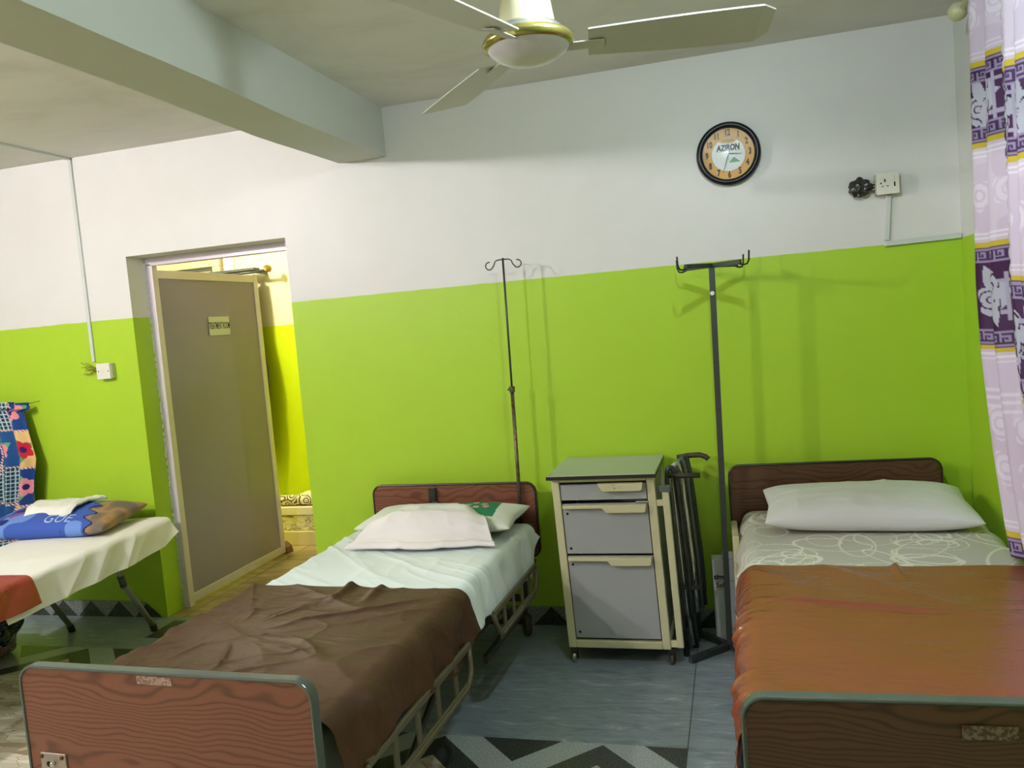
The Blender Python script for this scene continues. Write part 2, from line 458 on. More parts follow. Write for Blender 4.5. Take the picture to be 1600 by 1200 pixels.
# window in the next room (only its frame corner shows above the door leaf)
wr = empty('window_1', (-3.62, TY1-.02, 0)); wr['kind'] = 'structure'
bm = bmesh.new(); bx(bm, -.62, -.0, -.05, .02, 2.31, 2.39); bx(bm, -.075, 0, -.05, .02, 1.0, 2.31); bx(bm, -.62, -.55, -.05, .02, 1.0, 2.31)
bx(bm, -.62, 0, -.05, .02, .94, 1.0)
fr = obj('window_frame', bm, MT['brick'], wr, bevel=.006); fr.data.materials[0] = plain('window_frame_paint', (196, 184, 152), .5)
obj('inner_frame', ring_prism(bmesh.new(), rrect(-.55, -.075, 1.0, 2.31, .004, 1), rrect(-.525, -.10, 1.03, 2.28, .004, 1), -.03, .0), MT['darksteel'], wr)
gl = NT('window_glass', .05); gl.b.inputs['Base Color'].default_value = (.30, .28, .22, 1)
obj('pane', box(-.525, -.10, -.018, -.012, 1.03, 2.28), gl.m, wr)
tag(obj('trim_1', box(-3.60, -3.505, TY1-.03, TY1, 0, H), plain('pale_trim_paint', (250, 244, 214), .5)), kind='structure')

# ---------------------------------------------------------------- door frame and leaf
dr = empty('door_1', (DL, .16, 0)); dr['kind'] = 'structure'
bm = bmesh.new(); y0, y1 = -.005, .045
bx(bm, .0, .045, y0, y1, 0, DT-.04); bx(bm, .0, DR-DL, y0, y1, DT-.05, DT)
bx(bm, DR-DL-.02, DR-DL, y0, y1, 0, DT-.05)
obj('door_frame', bm, MT['alu'], dr, bevel=.003)
bm = bmesh.new()
for k in range(46):
    z = .03+k*.046; a = random.Random(k).uniform(.001, .006)
    bx(bm, -.001, .004+a, -.012-a, -.004, z, z+random.Random(k+90).uniform(.02, .045))
obj('plaster_edge', bm, MT['trunk'], dr, bevel=.003)
LX0 = 0.0
leaf_o = obj('door_panel', box(-.012, .012, .05, 1.04, .06, DT-.115), MT['greydoor'], dr)
# leaf sits hinged on the left jamb, open into the next room
lf = bmesh.new(); W = 1.13; zt = DT-.07; zb = .012
for a in ((-.018, .018, 0, .032, zb, zt), (-.018, .018, W-.05, W, zb, zt), (-.018, .018, .032, W-.05, zt-.052, zt), (-.018, .018, .032, W-.05, zb, zb+.055)): bx(lf, *a)
leaf_f = obj('leaf_frame', lf, MT['alu'], dr, bevel=.002)
bpy.data.objects.remove(leaf_o)
leaf_o = obj('door_panel', box(-.010, .010, .032, W-.05, zb+.055, zt-.052), MT['greydoor'], dr)
for o in (leaf_f, leaf_o): o.location = (.010, .012, 0); o.rotation_euler = (0, 0, math.radians(-.5))
bm = bmesh.new()
for z in (.25, 1.1, 1.95): tube(bm, [(-.015, .035, z-.05), (-.015, .035, z+.05)], .008)
obj('hinge', bm, MT['chrome'], dr)
# sign on the leaf
sg = empty('door_sign', (-2.6825, .79, 1.745), 0, 'white paper sign reading TREATMENT ROOM stuck on the grey door', 'sign')
obj('paper', box(0, .0012, -.115, .115, -.063, .063), MT['paper'], sg)
me = text_mesh('TREATMENT ROOM', .068, sx=.385, extrude=.0003, off=.0006)
me.transform(Matrix.Rotation(PI/2, 4, 'Z') @ Matrix.Rotation(PI/2, 4, 'X') @ Matrix.Scale(1, 4))
obj('lettering', me, MT['ink'], sg, loc=(.0016, 0, .0))
for v in me.vertices: v.co.z *= .95

# ================================================================ LIGHT FITTINGS
def lampmat(i, c, s_):
    m = bpy.data.materials.new('tube_glow_%s' % 'abc'[i]); m.use_nodes = True; t = m.node_tree; t.nodes.clear()
    e = t.nodes.new('ShaderNodeEmission'); o = t.nodes.new('ShaderNodeOutputMaterial'); e.inputs[0].default_value = (*c, 1); e.inputs[1].default_value = s_
    t.links.new(e.outputs[0], o.inputs[0]); return m
LL = ['round white bulb on the ceiling left of the beam', 'round white bulb on the ceiling beside the fan', 'round white bulb on the ceiling near the front left']
for i, (x, y, ln, st, c) in enumerate(LAMPS):
    t = empty('ceiling_lamp', (x, y, H), 0, LL[i], 'lamp')
    if ln == 0:
        obj('lampholder', lathe(bmesh.new(), [(0, 0), (.045, 0), (.045, -.012), (.022, -.02), (.020, -.055), (0, -.055)], 28), MT['white'], t, smooth=True)
        obj('bulb', lathe(bmesh.new(), [(.014, -.055), (.030, -.075), (.036, -.10), (.030, -.125), (.014, -.137), (0, -.14)], 28), lampmat(i, c, st), t, smooth=True)
        continue
    obj('batten', box(-.03, .03, -ln/2-.04, ln/2+.04, -.045, 0), MT['white'], t, bevel=.004)
    for s_ in (-1, 1): obj('lampholder', box(-.016, .016, s_*(ln/2+.02)-.015, s_*(ln/2+.02)+.015, -.10, -.045), MT['white'], t, bevel=.003)
    obj('tube', tube(bmesh.new(), [(0, -ln/2, -.082), (0, ln/2, -.082)], .016, 14), lampmat(i, c, st), t, smooth=True)
t = empty('ceiling_lamp', (-3.35, 1.1, H), 0, 'round ceiling lamp lighting the treatment room beyond the door', 'lamp')
obj('base', lathe(bmesh.new(), [(0, 0), (.09, 0), (.09, -.025), (0, -.025)], 32), MT['white'], t)
obj('globe', lathe(bmesh.new(), [(.07, -.025), (.10, -.06), (.09, -.11), (.05, -.14), (0, -.15)], 32), lampmat(0, (1, .93, .66), 420), t, smooth=True)

# ================================================================ CEILING FAN
FX, FY = .222, -1.925
fan = empty('ceiling_fan', (FX, FY, 2.272), 0, 'cream ceiling fan with gold ring and three pale blades', 'fan'); fan.scale = (1.05, 1.05, 1.05)
obj('disc', lathe(bmesh.new(), [(0, 0), (.03, .002), (.06, .010), (.085, .022), (.100, .036), (.107, .046)], 56), MT['fandisc'], fan, smooth=True)
obj('gold_ring', lathe(bmesh.new(), [(.104, .040), (.113, .044), (.116, .054), (.110, .066), (.098, .072), (.09, .072)], 56), MT['gold'], fan, smooth=True)
obj('chrome_ring', lathe(bmesh.new(), [(.094, .070), (.090, .082), (.078, .092), (.066, .094), (.060, .098)], 56), MT['chrome'], fan, smooth=True)
obj('motor_housing', lathe(bmesh.new(), [(.070, .092), (.069, .11), (.062, .16), (.052, .205), (.044, .24), (.030, .262), (.014, .268), (0, .268)], 48), MT['fancream'], fan, smooth=True)
obj('down_rod', tube(bmesh.new(), [(0, 0, .26), (0, 0, .47)], .012), MT['fancream'], fan, smooth=True)
obj('canopy', lathe(bmesh.new(), [(.012, .40), (.05, .41), (.065, .45), (.06, .486), (0, .486)], 32), MT['fancream'], fan, smooth=True)
for ang in (10, 130, 250):
    T = Matrix.Rotation(math.radians(ang), 4, 'Z') @ Matrix.Translation((0, 0, -.028)) @ Matrix.Rotation(math.radians(-13), 4, 'X')
    bm = bmesh.new(); N = 14; R0, R1 = .15, .60
    up_, dn = [], []
    for k in range(N+1):
        t_ = k/N; x = R0+(R1-R0)*t_; wd = .058+.018*math.sin(PI*min(1, t_*1.25)*.5)+(-.05*max(0, t_-.93)/.07)*.6
        for side, lst in ((1, up_), (-1, dn)): lst.append((x, side*wd))
    for z in (.072, .0765):
        pass
    A = [bm.verts.new(T @ Vector((x, y, .073+.006*(1-(y/.07)**2)))) for x, y in up_+dn[::-1]]
    B = [bm.verts.new(v.co+Vector((0, 0, .004))) for v in A]
    n = len(A)
    for k in range(N):
        bm.faces.new((A[k], A[k+1], A[n-2-k], A[n-1-k])); bm.faces.new((B[k], B[n-1-k], B[n-2-k], B[k+1]))
    for k in range(n): bm.faces.new((A[k], B[k], B[(k+1) % n], A[(k+1) % n]))
    bl = obj('blade', bm, MT['fanblade'], fan)
    obj('blade_bracket', bx(bmesh.new(), .085, .19, -.018, .018, .068, .072, T=T), MT['fanblade'], bl, bevel=.002)

# ================================================================ WALL THINGS
# clock
ck = empty('wall_clock', (.722, 0, 2.310), 0, 'round black rimmed wall clock with yellow dial reading AZIRON', 'clock')
TC = Matrix.Rotation(PI/2, 4, 'X')
obj('rim', lathe(bmesh.new(), [(.118, .022), (.122, .034), (.130, .041), (.140, .038), (.147, .026), (.146, .010), (.138, 0), (.118, 0)], 72, TC), MT['black'], ck, smooth=True)
obj('dial', lathe(bmesh.new(), [(0, .018), (.120, .018), (.120, .004), (0, .004)], 64, TC), MT['clockface'], ck)
outl = []
for k in range(64):
    a = 2*PI*k/64; r = .0765; x, z = r*math.sin(a), -.004+r*math.cos(a)
    dn_ = max(0, .0-((x/.042)**2)+1); 
    if z > 0 and abs(x) < .042: z = min(z, .066-.020*math.sqrt(max(0, 1-(x/.042)**2)))
    outl.append((x, z))
obj('dial_centre', prism(bmesh.new(), outl, -.0192, -.018), MT['clockwhite'], ck)
nums = []
for h in range(1, 13):
    a = math.radians(30*h); r = .098
    obj('numeral', join_text([(text_mesh(str(h), .040, sx=.68, extrude=.0002, off=.0017), Matrix.Translation((r*math.sin(a), -.0188, r*math.cos(a))) @ TW)]), MT['brownink'], ck)
bm = bmesh.new()
for k in range(60):
    a = 2*PI*k/60; T = Matrix.Rotation(a, 4, 'Y'); bx(bm, -.0006, .0006, -.0190, -.0182, .078, .082 if k % 5 else .084, T=T)
obj('minute_marks', bm, MT['brownink'], ck)
obj('lettering', join_text([(text_mesh('AZIRON', .036, shear=.12, sx=.76, extrude=.0002, off=.0020), Matrix.Translation((.0, -.0198, .028)) @ TW)]), MT['ink'], ck)
obj('fine_print', bx(bmesh.new(), -.055, .055, -.0197, -.0193, .0125, .0138), MT['brownink'], ck)
bm = bmesh.new(); prism(bm, [(.0, -.042), (.052, -.042), (.024, -.016)], -.0198, -.0193); obj('green_triangle', bm, MT['clockgreen'], ck)
obj('olive_emblem', prism(bmesh.new(), [(.03*math.cos(2*PI*k/24), .062+.0075*math.sin(2*PI*k/24)) for k in range(24)], -.0190, -.0183), MT['clockolive'], ck)
def hand(nm, ang, ln, wd, back, y, m='ink'):
    T = Matrix.Rotation(math.radians(ang), 4, 'Y')
    bm = bmesh.new(); o_ = [(-wd*.55, -back), (wd*.55, -back), (wd, 0), (wd*.3, ln), (-wd*.3, ln), (-wd, 0)]
    prism(bm, o_, y, y+.0008); bm.transform(T); obj(nm, bm, MT[m], ck)
hand('hour_hand', 96, .062, .0028, .016, -.0225); hand('minute_hand', 198, .090, .0022, .014, -.0240); hand('second_hand', 1, .092, .0007, .034, -.0252)
g = NT('clock_glass', .05); t = g.t; tr = t.nodes.new('ShaderNodeBsdfTransparent'); gs = t.nodes.new('ShaderNodeBsdfGlossy'); gs.inputs['Roughness'].default_value = .06
mx = t.nodes.new('ShaderNodeMixShader'); mx.inputs[0].default_value = .05
t.links.new(tr.outputs[0], mx.inputs[1]); t.links.new(gs.outputs[0], mx.inputs[2]); t.links.new(mx.outputs[0], t.nodes['Material Output'].inputs[0])
obj('glass', lathe(bmesh.new(), [(0, .032), (.121, .030)], 48, TC), g.m, ck)

# socket outlet with taped cable bundle, and its trunking
so = empty('wall_socket', (1.401, 0, 2.085), 0, 'white wall socket box with black taped wiring on its left', 'socket')
obj('box', box(-.052, .044, -.040, 0, -.044, .046), plain('old_plastic', (186, 182, 164), .5), so, bevel=.003)
obj('plate', box(-.047, .047, -.050, -.040, -.048, .048), MT['white'], so, bevel=.003)
bm = bmesh.new()
bx(bm, -.016, -.010, -.0506, -.049, .006, .020); bx(bm, -.033, -.026, -.0506, -.049, -.001, .005); bx(bm, -.027, -.020, -.0506, -.049, -.014, -.010); bx(bm, -.006, .002, -.0506, -.049, -.014, -.010)
bx(bm, .024, .030, -.0506, -.049, -.016, .004)
obj('pin_hole', bm, MT['hole'], so)
obj('switch', box(.012, .027, -.054, -.049, .010, .032), MT['white'], so, bevel=.002)
bm = bmesh.new(); bmesh.ops.create_icosphere(bm, subdivisions=4, radius=1)
for v in bm.verts:
    d = v.co.copy(); k = 1+.30*noise.noise(d*2.2)+.12*noise.noise(d*7)
    v.co = Vector((-.108+.050*d.x*k, -.030+.026*d.y*k, -.004+.040*d.z*k*(1-.25*d.x)))
obj('tape_bundle', bm, MT['tape'], so, smooth=False)
bm = bmesh.new()
for k in range(4): tube(bm, [(-.07, -.03, .02-.012*k), (-.060, -.036, .022-.014*k), (-.045, -.03, .018-.01*k)], .0022, 6)
obj('wire', bm, MT['white'], so)
bm = bmesh.new()
A = Vector((1.409, 0, 2.037)); B_ = Vector((1.391, 0, 1.826)); a = (B_-A).normalized()
bm2 = bmesh.new()
T = Matrix.Translation((1.392, 0, 1.834)) @ Matrix.Rotation(math.radians(4.8), 4, 'Y')
bx(bm, -.010, .010, -.016, 0, 0, .204, T=T)
T = Matrix.Translation((1.381, 0, 1.808)) @ Matrix.Rotation(math.radians(-.9), 4, 'Y')
bx(bm, .0, .316, -.0175, 0, 0, .024, T=T)
tag(obj('cable_trunking', bm, MT['trunk'], bevel=.002), 'pale plastic cable trunking running from wall socket to the right corner', 'trunking')

# left conduit and switch
bm = bmesh.new(); bx(bm, -3.028, -3.008, -.014, 0, 1.575, H)
bx(bm, -3.028, -3.008, YB, -.0, H-.014, H)
tag(obj('cable_trunking', bm, MT['trunk'], bevel=.002), 'thin grey cable trunking down the wall and across the left ceiling', 'trunking')
sw = empty('wall_switch', (-2.925, 0, 1.515), 0, 'white square switch box on the green wall left of the door', 'switch')
obj('box', box(-.045, .050, -.035, 0, -.045, .045), plain('yellowed_plastic', (200, 198, 160), .5), sw, bevel=.003)
obj('plate', box(-.050, .046, -.045, -.035, -.047, .047), MT['white'], sw, bevel=.003)
bm = bmesh.new()
for s_ in (-1, 1): lathe(bm, [(0, 0), (.0035, 0), (.0035, .0015), (0, .0015)], 12, Matrix.Translation((.034*s_, -.045, .0)) @ TC)
obj('screw', bm, MT['hole'], sw)
obj('cross_mark', tube(tube(bmesh.new(), [(-.012, -.0455, -.012), (.012, -.0455, .012)], .0012, 4), [(-.012, -.0455, .012), (.012, -.0455, -.012)], .0012, 4), MT['paper'], sw)
bm = bmesh.new(); rr = random.Random(3)
for k in range(7):
    p = Vector((-.05, -.01, .01)); pts = [p.copy()]
    for q in range(5):
        p = p+Vector((-.022+rr.uniform(-.008, .008), rr.uniform(-.006, .0), rr.uniform(-.016, .018))); p.y = min(-.003, p.y); pts.append(p.copy())
    tube(bm, rnd_path(pts, .01, 3), .0018, 5)
obj('loose_wires', bm, plain('copper_wire', (120, 84, 40), .5, .3), sw)

# ================================================================ IV STANDS
pole = empty('drip_stand', (-.392, -.148, 0), 0, 'thin rusty drip stand with curled double hook behind left bed', 'drip stand')
def PL(z): return (.014*(z-.8)/1.13-.006, 0, z)
obj('lower_pole', tube(bmesh.new(), [PL(.36), PL(1.27)], .0095, 10), MT['steel'], pole, smooth=True)
obj('upper_pole', tube(bmesh.new(), [PL(1.25), PL(1.925)], .0055, 10), MT['darksteel'], pole, smooth=True)
bm = bmesh.new(); tube(bm, [PL(1.255), PL(1.285)], .0145, 12); tube(bm, [(-.002, 0, 1.27), (-.022, -.004, 1.27)], .005, 8)
obj('clamp_collar', bm, MT['steel'], pole)
for s_ in (-1, 1):
    pts = [PL(1.918)]; x0 = PL(1.918)[0]
    pts += [(x0+s_*.03, 0, 1.917), (x0+s_*.042, 0, 1.910), (x0+s_*.050, 0, 1.890)]
    for k in range(0, 12):
        a = math.radians(170-k*24); pts.append((x0+s_*(.073-.0*k-.019*math.cos(math.radians(20+k*24))), 0, 1.892-.019*math.sin(math.radians(20+k*24))))
    obj('hook', tube(bmesh.new(), pts, .0032, 7), MT['darksteel'], pole, smooth=True)

p2 = empty('drip_stand', (.592, -.262, 0), 0, 'heavy dark square drip stand with crossed top between cabinet and right bed', 'drip stand')
def QL(z): return Vector((.026*z/1.785, 0, z))
bm = bmesh.new(); tube(bm, [QL(.02), QL(1.785)], .0185, 4); obj('pole', bm, MT['darksteel'], p2)
bm = bmesh.new()
lathe(bm, [(0, 0), (.010, .001), (.010, .004), (0, .005)], 10, Matrix.Translation((QL(1.66).x-.002, -.014, 1.66)) @ TC)
obj('paint_chip', bm, MT['white'], p2)
for k, ang in enumerate((135, 225, 315, 45)):
    T = Matrix.Rotation(math.radians(ang), 4, 'Z')
    obj('foot', bx(bmesh.new(), .0, .245 if k in (0, 1) else .09, -.013, .013, .004, .030, T=T), MT['darksteel'], p2, bevel=.002)
for k, ang in enumerate((43, 137, 223, 317)):
    T = Matrix.Translation(QL(1.785)) @ Matrix.Rotation(math.radians(ang+4), 4, 'Z')
    b = obj('cross_arm', bx(bmesh.new(), -.012, .160, -.010, .010, -.010, .010, T=T), MT['darksteel'], p2, bevel=.001)
    pts = [(.145, 0, -.006), (.175, 0, -.014), (.195, 0, -.012), (.205, 0, .004), (.208, 0, .045)]
    obj('hook', tube(bmesh.new(), [T @ Vector(q) for q in pts], .004, 7), MT['rubber'], b, smooth=True)

# ================================================================ BEDS
def caster_parts(parent, x, y, r=.055, ang=20, m='caster'):
    c = obj('caster', None or (lambda bm: (tube(bm, [(0, 0, r+.045), (0, 0, r+.11)], .009, 8), bx(bm, -.022, -.018, -.02, .02, r-.012, r+.05), bx(bm, .018, .022, -.02, .02, r-.012, r+.05), bx(bm, -.022, .022, -.02, .02, r+.042, r+.05), bm)[-1])(bmesh.new()), MT['framed'], parent, loc=(x, y, 0), rot=(0, 0, math.radians(ang)))
    TT = Matrix.Translation((-.014, 0, r)) @ Matrix.Rotation(PI/2, 4, 'Y')
    obj('wheel', lathe(bmesh.new(), [(0, 0), (r*.62, 0), (r*.66, -.002), (r*.92, -.001), (r, .006), (r, .022), (r*.92, .029), (r*.66, .030), (r*.62, .028), (0, .028)], 28, TT), MT[m], c, smooth=False)
    return c
def board(nm, parent, w_, z0, z1, y, wm, trimm, t_=.022, rad=.055):
    o_out = rrect(-w_/2, w_/2, z0, z1, rad); o_in = rrect(-w_/2+.010, w_/2-.010, z0+.010, z1-.010, rad-.010)
    b_ = obj(nm, prism(bmesh.new(), o_in, -t_*.38, t_*.38), wm, parent, loc=(0, y, 0))
    obj('edge_trim', ring_prism(bmesh.new(), o_out, rrect(-w_/2+.009, w_/2-.009, z0+.009, z1-.009, rad-.009), -t_/2, t_/2), MT[trimm], b_, bevel=.004)
    return b_
def bed(name, loc, rz, label, zhead, zfoot, L, wh, wf, wm, framecol, ztop, zb=.40):
    r = empty(name, loc, rz, label, 'bed')
    hb = board('headboard', r, wh, zhead-.395, zhead, -.02, wm, 'trimd')
    fb = board('footboard', r, wf, zfoot-.40, zfoot, -L, wm, 'trim', t_=.034)
    fz = zb
    bm = bmesh.new()
    for s_ in (-1, 1): bx(bm, s_*.42-.015, s_*.42+.015, -L+.05, -.05, fz-.05, fz)
    for y in (-.06, -L+.06, -L*.33, -L*.66): bx(bm, -.405, .405, y-.012, y+.012, fz-.04, fz-.008)
    obj('side_frame', bm, MT[framecol], r, bevel=.003)
    bm = bmesh.new()
    for k in range(9): bx(bm, -.40, .40, -.16-k*(L-.3)/8-.03, -.16-k*(L-.3)/8+.03, fz+.001, fz+.009)
    obj('mattress_base', bm, MT['framed'], r)
    for y in (-.055, -L+.055):
        for s_ in (-1, 1):
            obj('leg', box(s_*.36-.016, s_*.36+.016, y-.016, y+.016, .165, fz-.05), MT['framed'], r, bevel=.002)
    bm = bmesh.new()
    for y in (-.055, -L+.055): bx(bm, -.344, .344, y-.012, y+.012, .18, .21)
    bx(bm, -.02, .02, -L+.07, -.07, .185, .205)
    obj('under_frame', bm, MT['framed'], r)
    for y, a in ((-.055, 30), (-L+.055, -15)):
        for s_ in (-1, 1):
            c_ = caster_parts(r, s_*.36, y, .055, a*s_)
    return r, hb, fb
ZS = .607       # mattress top, left bed
b1, hb1, fb1 = bed('hospital_bed', (-.774, -.085, 0), -.030, 'hospital bed with reddish wood end boards and white sheet, left of the cabinet', .792, .757, 2.215, .918, .945, WOOD_RED, 'framed', ZS)
# fittings on the left bed
bm = bmesh.new(); bx(bm, -.125, -.085, -.024, -.010, -.10+.80-.05, .777); bx(bm, -.110, -.072, -.028, -.010, .68, .70); bx(bm, -.100, -.072, -.022, -.010, .60, .69)
obj('bracket', bm, MT['trimd'], hb1, bevel=.003)
st = obj('label_sticker', box(-.06, .052, -.0145, -.0128, .722-.0, .744), MT['sticker'], fb1)
st['label'] = 'faded pale label sticker'
lp = obj('lock_plate', box(-.425, -.335, -.0185, -.0125, .43, .503), MT['plate'], fb1, bevel=.003); lp['label'] = 'metal lock plate'
bm = bmesh.new()
for x in (-.418, -.347):
    for z in (.494,): lathe(bm, [(0, 0), (.0065, 0), (.005, .004), (0, .005)], 14, Matrix.Translation((x, -.0185, z)) @ TC)
obj('rivet', bm, plain('rusty_rivet', (110, 62, 44), .5, .4), lp)
obj('knob', lathe(bmesh.new(), [(0, .014), (.006, .012), (.006, 0), (0, 0)], 16, Matrix.Translation((-.376, -.0185, .477)) @ TC), MT['chrome'], lp, smooth=True)
obj('keyhole', lathe(bmesh.new(), [(0, .0012), (.008, .0012), (.008, 0), (0, 0)], 16, Matrix.Translation((-.396, -.0183, .472)) @ TC), MT['hole'], lp)

def guard(parent, x, ya, yb, z0, z1, mat_, skew=0.):
    """lowered guard rail: rounded tube loop with flat bars"""
    g_ = obj('side_rail', tube(bmesh.new(), rnd_path([(x, ya, z1), (x+.01, ya-.02, z0+.04), (x+.01, ya-.06, z0), (x+.01, yb+.06, z0), (x+.01, yb+.02, z0+.04), (x, yb, z1)], .05, 6), .010, 8), MT[mat_], parent, smooth=True)
    for k in range(1, 5):
        y = ya+(yb-ya)*k/5
        obj('rail_bar', box(x+.004, x+.010, y-.014, y+.014, z0+.004, z1-.004), MT[mat_], g_)
    obj('bottom_rail', box(x+.004, x+.014, yb+.05, ya-.05, z0-.018, z0+.018), MT[mat_], g_, bevel=.003)
    obj('top_rail', box(x-.004, x+.010, yb+.0, ya-.0, z1-.012, z1+.012), MT[mat_], g_, bevel=.003)
    return g_
guard(b1, .515, -.35, -.98, .355, .46, 'frame'); guard(b1, .520, -1.28, -2.08, .330, .46, 'frame')
guard(b1, -.520, -.35, -.98, .335, .45, 'frame'); guard(b1, -.520, -1.22, -2.08, .320, .45, 'frame')
bm = bmesh.new(); bx(bm, .425, .445, -.9, -.35, .22, .25); tube(bm, [(.43, -.4, .24), (.43, -.75, .40)], .012, 8); tube(bm, [(.43, -1.7, .20), (.43, -1.3, .39)], .012, 8); tube(bm, [(-.3, -1.7, .20), (-.3, -1.3, .39)], .012, 8)
obj('lift_linkage', bm, MT['framed'], b1)
# crank box etc under the foot end
bm = bmesh.new()
for x in (-.15, .15): tube(bm, [(x, -2.19, .33), (x, -1.5, .34)], .010, 8)
obj('crank_rod', bm, MT['framed'], b1)

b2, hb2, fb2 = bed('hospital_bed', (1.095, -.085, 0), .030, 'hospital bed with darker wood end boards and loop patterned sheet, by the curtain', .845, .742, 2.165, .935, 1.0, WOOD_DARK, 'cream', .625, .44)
st = obj('label_sticker', box(-.055+.0, .050, -.0195, -.0175, .662, .692), MT['stickerd'], fb2); st['label'] = 'faded dark label sticker'
bm = bmesh.new(); me = join_text([(text_mesh(t_, .010, extrude=.0002, sx=.9), Matrix.Translation((-.0025, -.0200, z)) @ TW) for t_, z in (('HOSPITAL BED MODEL', .683), ('MAX LOAD 200 KG', .672))])
bpy.data.meshes.remove(me); bm.free()
# cream steel side panels of bed 2 (left side)
def panel(nm, y0, y1, z0, z1, x=-.455, d=.03):
    p_ = obj(nm, box(x-d, x, y0, y1, z0, z1), MT['cream'], b2, bevel=.006); return p_
def wpanel(x0, x1, y0, y1, z0, z1):
    return obj('side_panel', box(x0-1.095+.03*y0, x1-1.095+.03*y0, y0+.085, y1+.085, z0, z1), MT['cream'], b2, bevel=.006)
wpanel(.640, .668, -.42, -.14, .38, .585)
wpanel(.642, .700, -.60, -.44, .30, .448)
p_ = wpanel(.644, .705, -.80, -.62, .285, .372)
for z in (.362, .298): obj('slot', lathe(bmesh.new(), [(0, .001), (.012, .001), (.012, 0), (0, 0)], 18, Matrix.Translation((.672-1.095-.024, -.715, z)) @ Matrix.Scale(.35, 4, (0, 0, 1)) @ TC), MT['hole'], p_)
p_ = wpanel(.652, .700, -1.20, -.82, .10, .43)
obj('rivet', lathe(bmesh.new(), [(0, .003), (.006, .002), (.006, 0)], 12, Matrix.Translation((.68-1.095-.036, -1.115, .30)) @ TC), MT['framed'], p_)

# ---- cloth over a mattress
def mattress(nm, root_loc, rz, w_, y0, y1, z0, z1, label, m):
    P_ = rrect(-w_/2, w_/2, z0, z1, .028, 5); bm = bmesh.new(); prism(bm, P_, y1, y0)
    return tag(obj(nm, bm, m, loc=root_loc, rot=(0, 0, rz), bevel=.012), label, 'mattress')
def drape(nm, loc, rz, w_, ztop, y0, y1, hemL, hemR, m, wr_fn, ny=220, nx=260, cols_fn=None, rad=.035, flare=.012, thick=.003, foot=None, seed=0):
    """sheet lying on a w_-wide mattress from y0 (head) to y1 (foot), hanging to hemL(y) / hemR(y)"""
    ys_ = np.linspace(y0, y1, ny); s_ = np.linspace(0, 1, nx)
    P = np.zeros((ny, nx, 3)); UV = np.zeros((ny, nx, 2)); NN = np.zeros((ny, nx, 3))
    half = w_/2; q = PI/2*rad
    for i, y in enumerate(ys_):
        a = max(.0, ztop-rad-hemL(y)); b_ = max(.0, ztop-rad-hemR(y)); flat = w_-2*rad
        tot = a+q+flat+q+b_; d = s_*tot
        x = np.zeros(nx); z = np.zeros(nx); nx_ = np.zeros(nx); nz = np.zeros(nx)
        m1 = d < a; x[m1] = -half-flare*((a-d[m1])/max(a, .01))*2; z[m1] = ztop-rad-(a-d[m1]); nx_[m1] = -1
        m2 = (d >= a) & (d < a+q); t_ = (d[m2]-a)/rad; x[m2] = -half+rad-rad*np.cos(t_); z[m2] = ztop-rad+rad*np.sin(t_); nx_[m2] = -np.cos(t_); nz[m2] = np.sin(t_)
        m3 = (d >= a+q) & (d < a+q+flat); x[m3] = -half+rad+(d[m3]-a-q); z[m3] = ztop; nz[m3] = 1
        m4 = (d >= a+q+flat) & (d < a+2*q+flat); t_ = (d[m4]-a-q-flat)/rad; x[m4] = half-rad+rad*np.sin(t_); z[m4] = ztop-rad+rad*np.cos(t_); nx_[m4] = np.sin(t_); nz[m4] = np.cos(t_)
        m5 = d >= a+2*q+flat; e = d[m5]-(a+2*q+flat); x[m5] = half+flare*(e/max(b_, .01))*2; z[m5] = ztop-rad-e; nx_[m5] = 1
        P[i, :, 0] = x; P[i, :, 1] = y; P[i, :, 2] = z; UV[i, :, 0] = d-a-q-flat/2; UV[i, :, 1] = y
        NN[i, :, 0] = nx_; NN[i, :, 2] = nz
    h = wr_fn(UV[..., 0], UV[..., 1], NN[..., 2])
    P += NN*h[..., None]
    cols = cols_fn(UV[..., 0], UV[..., 1]) if cols_fn else None
    o = grid_obj(nm, P, m, cols=cols, thick=thick)
    o.location = loc; o.rotation_euler = (0, 0, rz); return o

LB = (-.774, -.085, 0); RB = (1.172, -.085, 0)
mattress('mattress', LB, -.030, .895, -.085, -2.185, .412, .595, 'foam mattress on the left hospital bed, under white and brown sheets', MT['mattress'])
def interp(xs, ys_): return lambda v: float(np.interp(v, xs, ys_))
def w1(u, v, top):
    t_ = fbm(u*1.5+3, v*1.5, 3)*.010
    dgn = ridge((u*2.2+v*1.4)*1.0, (u-v)*.55+3)*.008
    side = (1-top)*(.010*np.sin(v*34+fbm(v*3, u*3)*4)*sst(.36, .55, np.abs(u))+.008)
    crk = ridge(u*7+2, v*3.5)*.003+ridge((u*9+v*14)*.9, (u-v)*1.6)**1.5*.0035+ridge((u*5+v*6), (u-v)*1.1+4)**2*.005
    return np.maximum(.003, .004+(t_*.6+dgn+crk)*sst(-1.16, -1.06, v)+side)
hr = interp([-2.3, -1.30, -1.0, -.55, -.36, -.22, -.12], [.40, .425, .45, .42, .40, .50, .56])
hl = interp([-2.3, -.1], [.40, .44])
tag(drape('bed_sheet', LB, -.030, .905, .600, -.15, -1.42, hl, hr, MT['sheet'], w1), 'white cotton sheet on the left hospital bed', 'sheet')
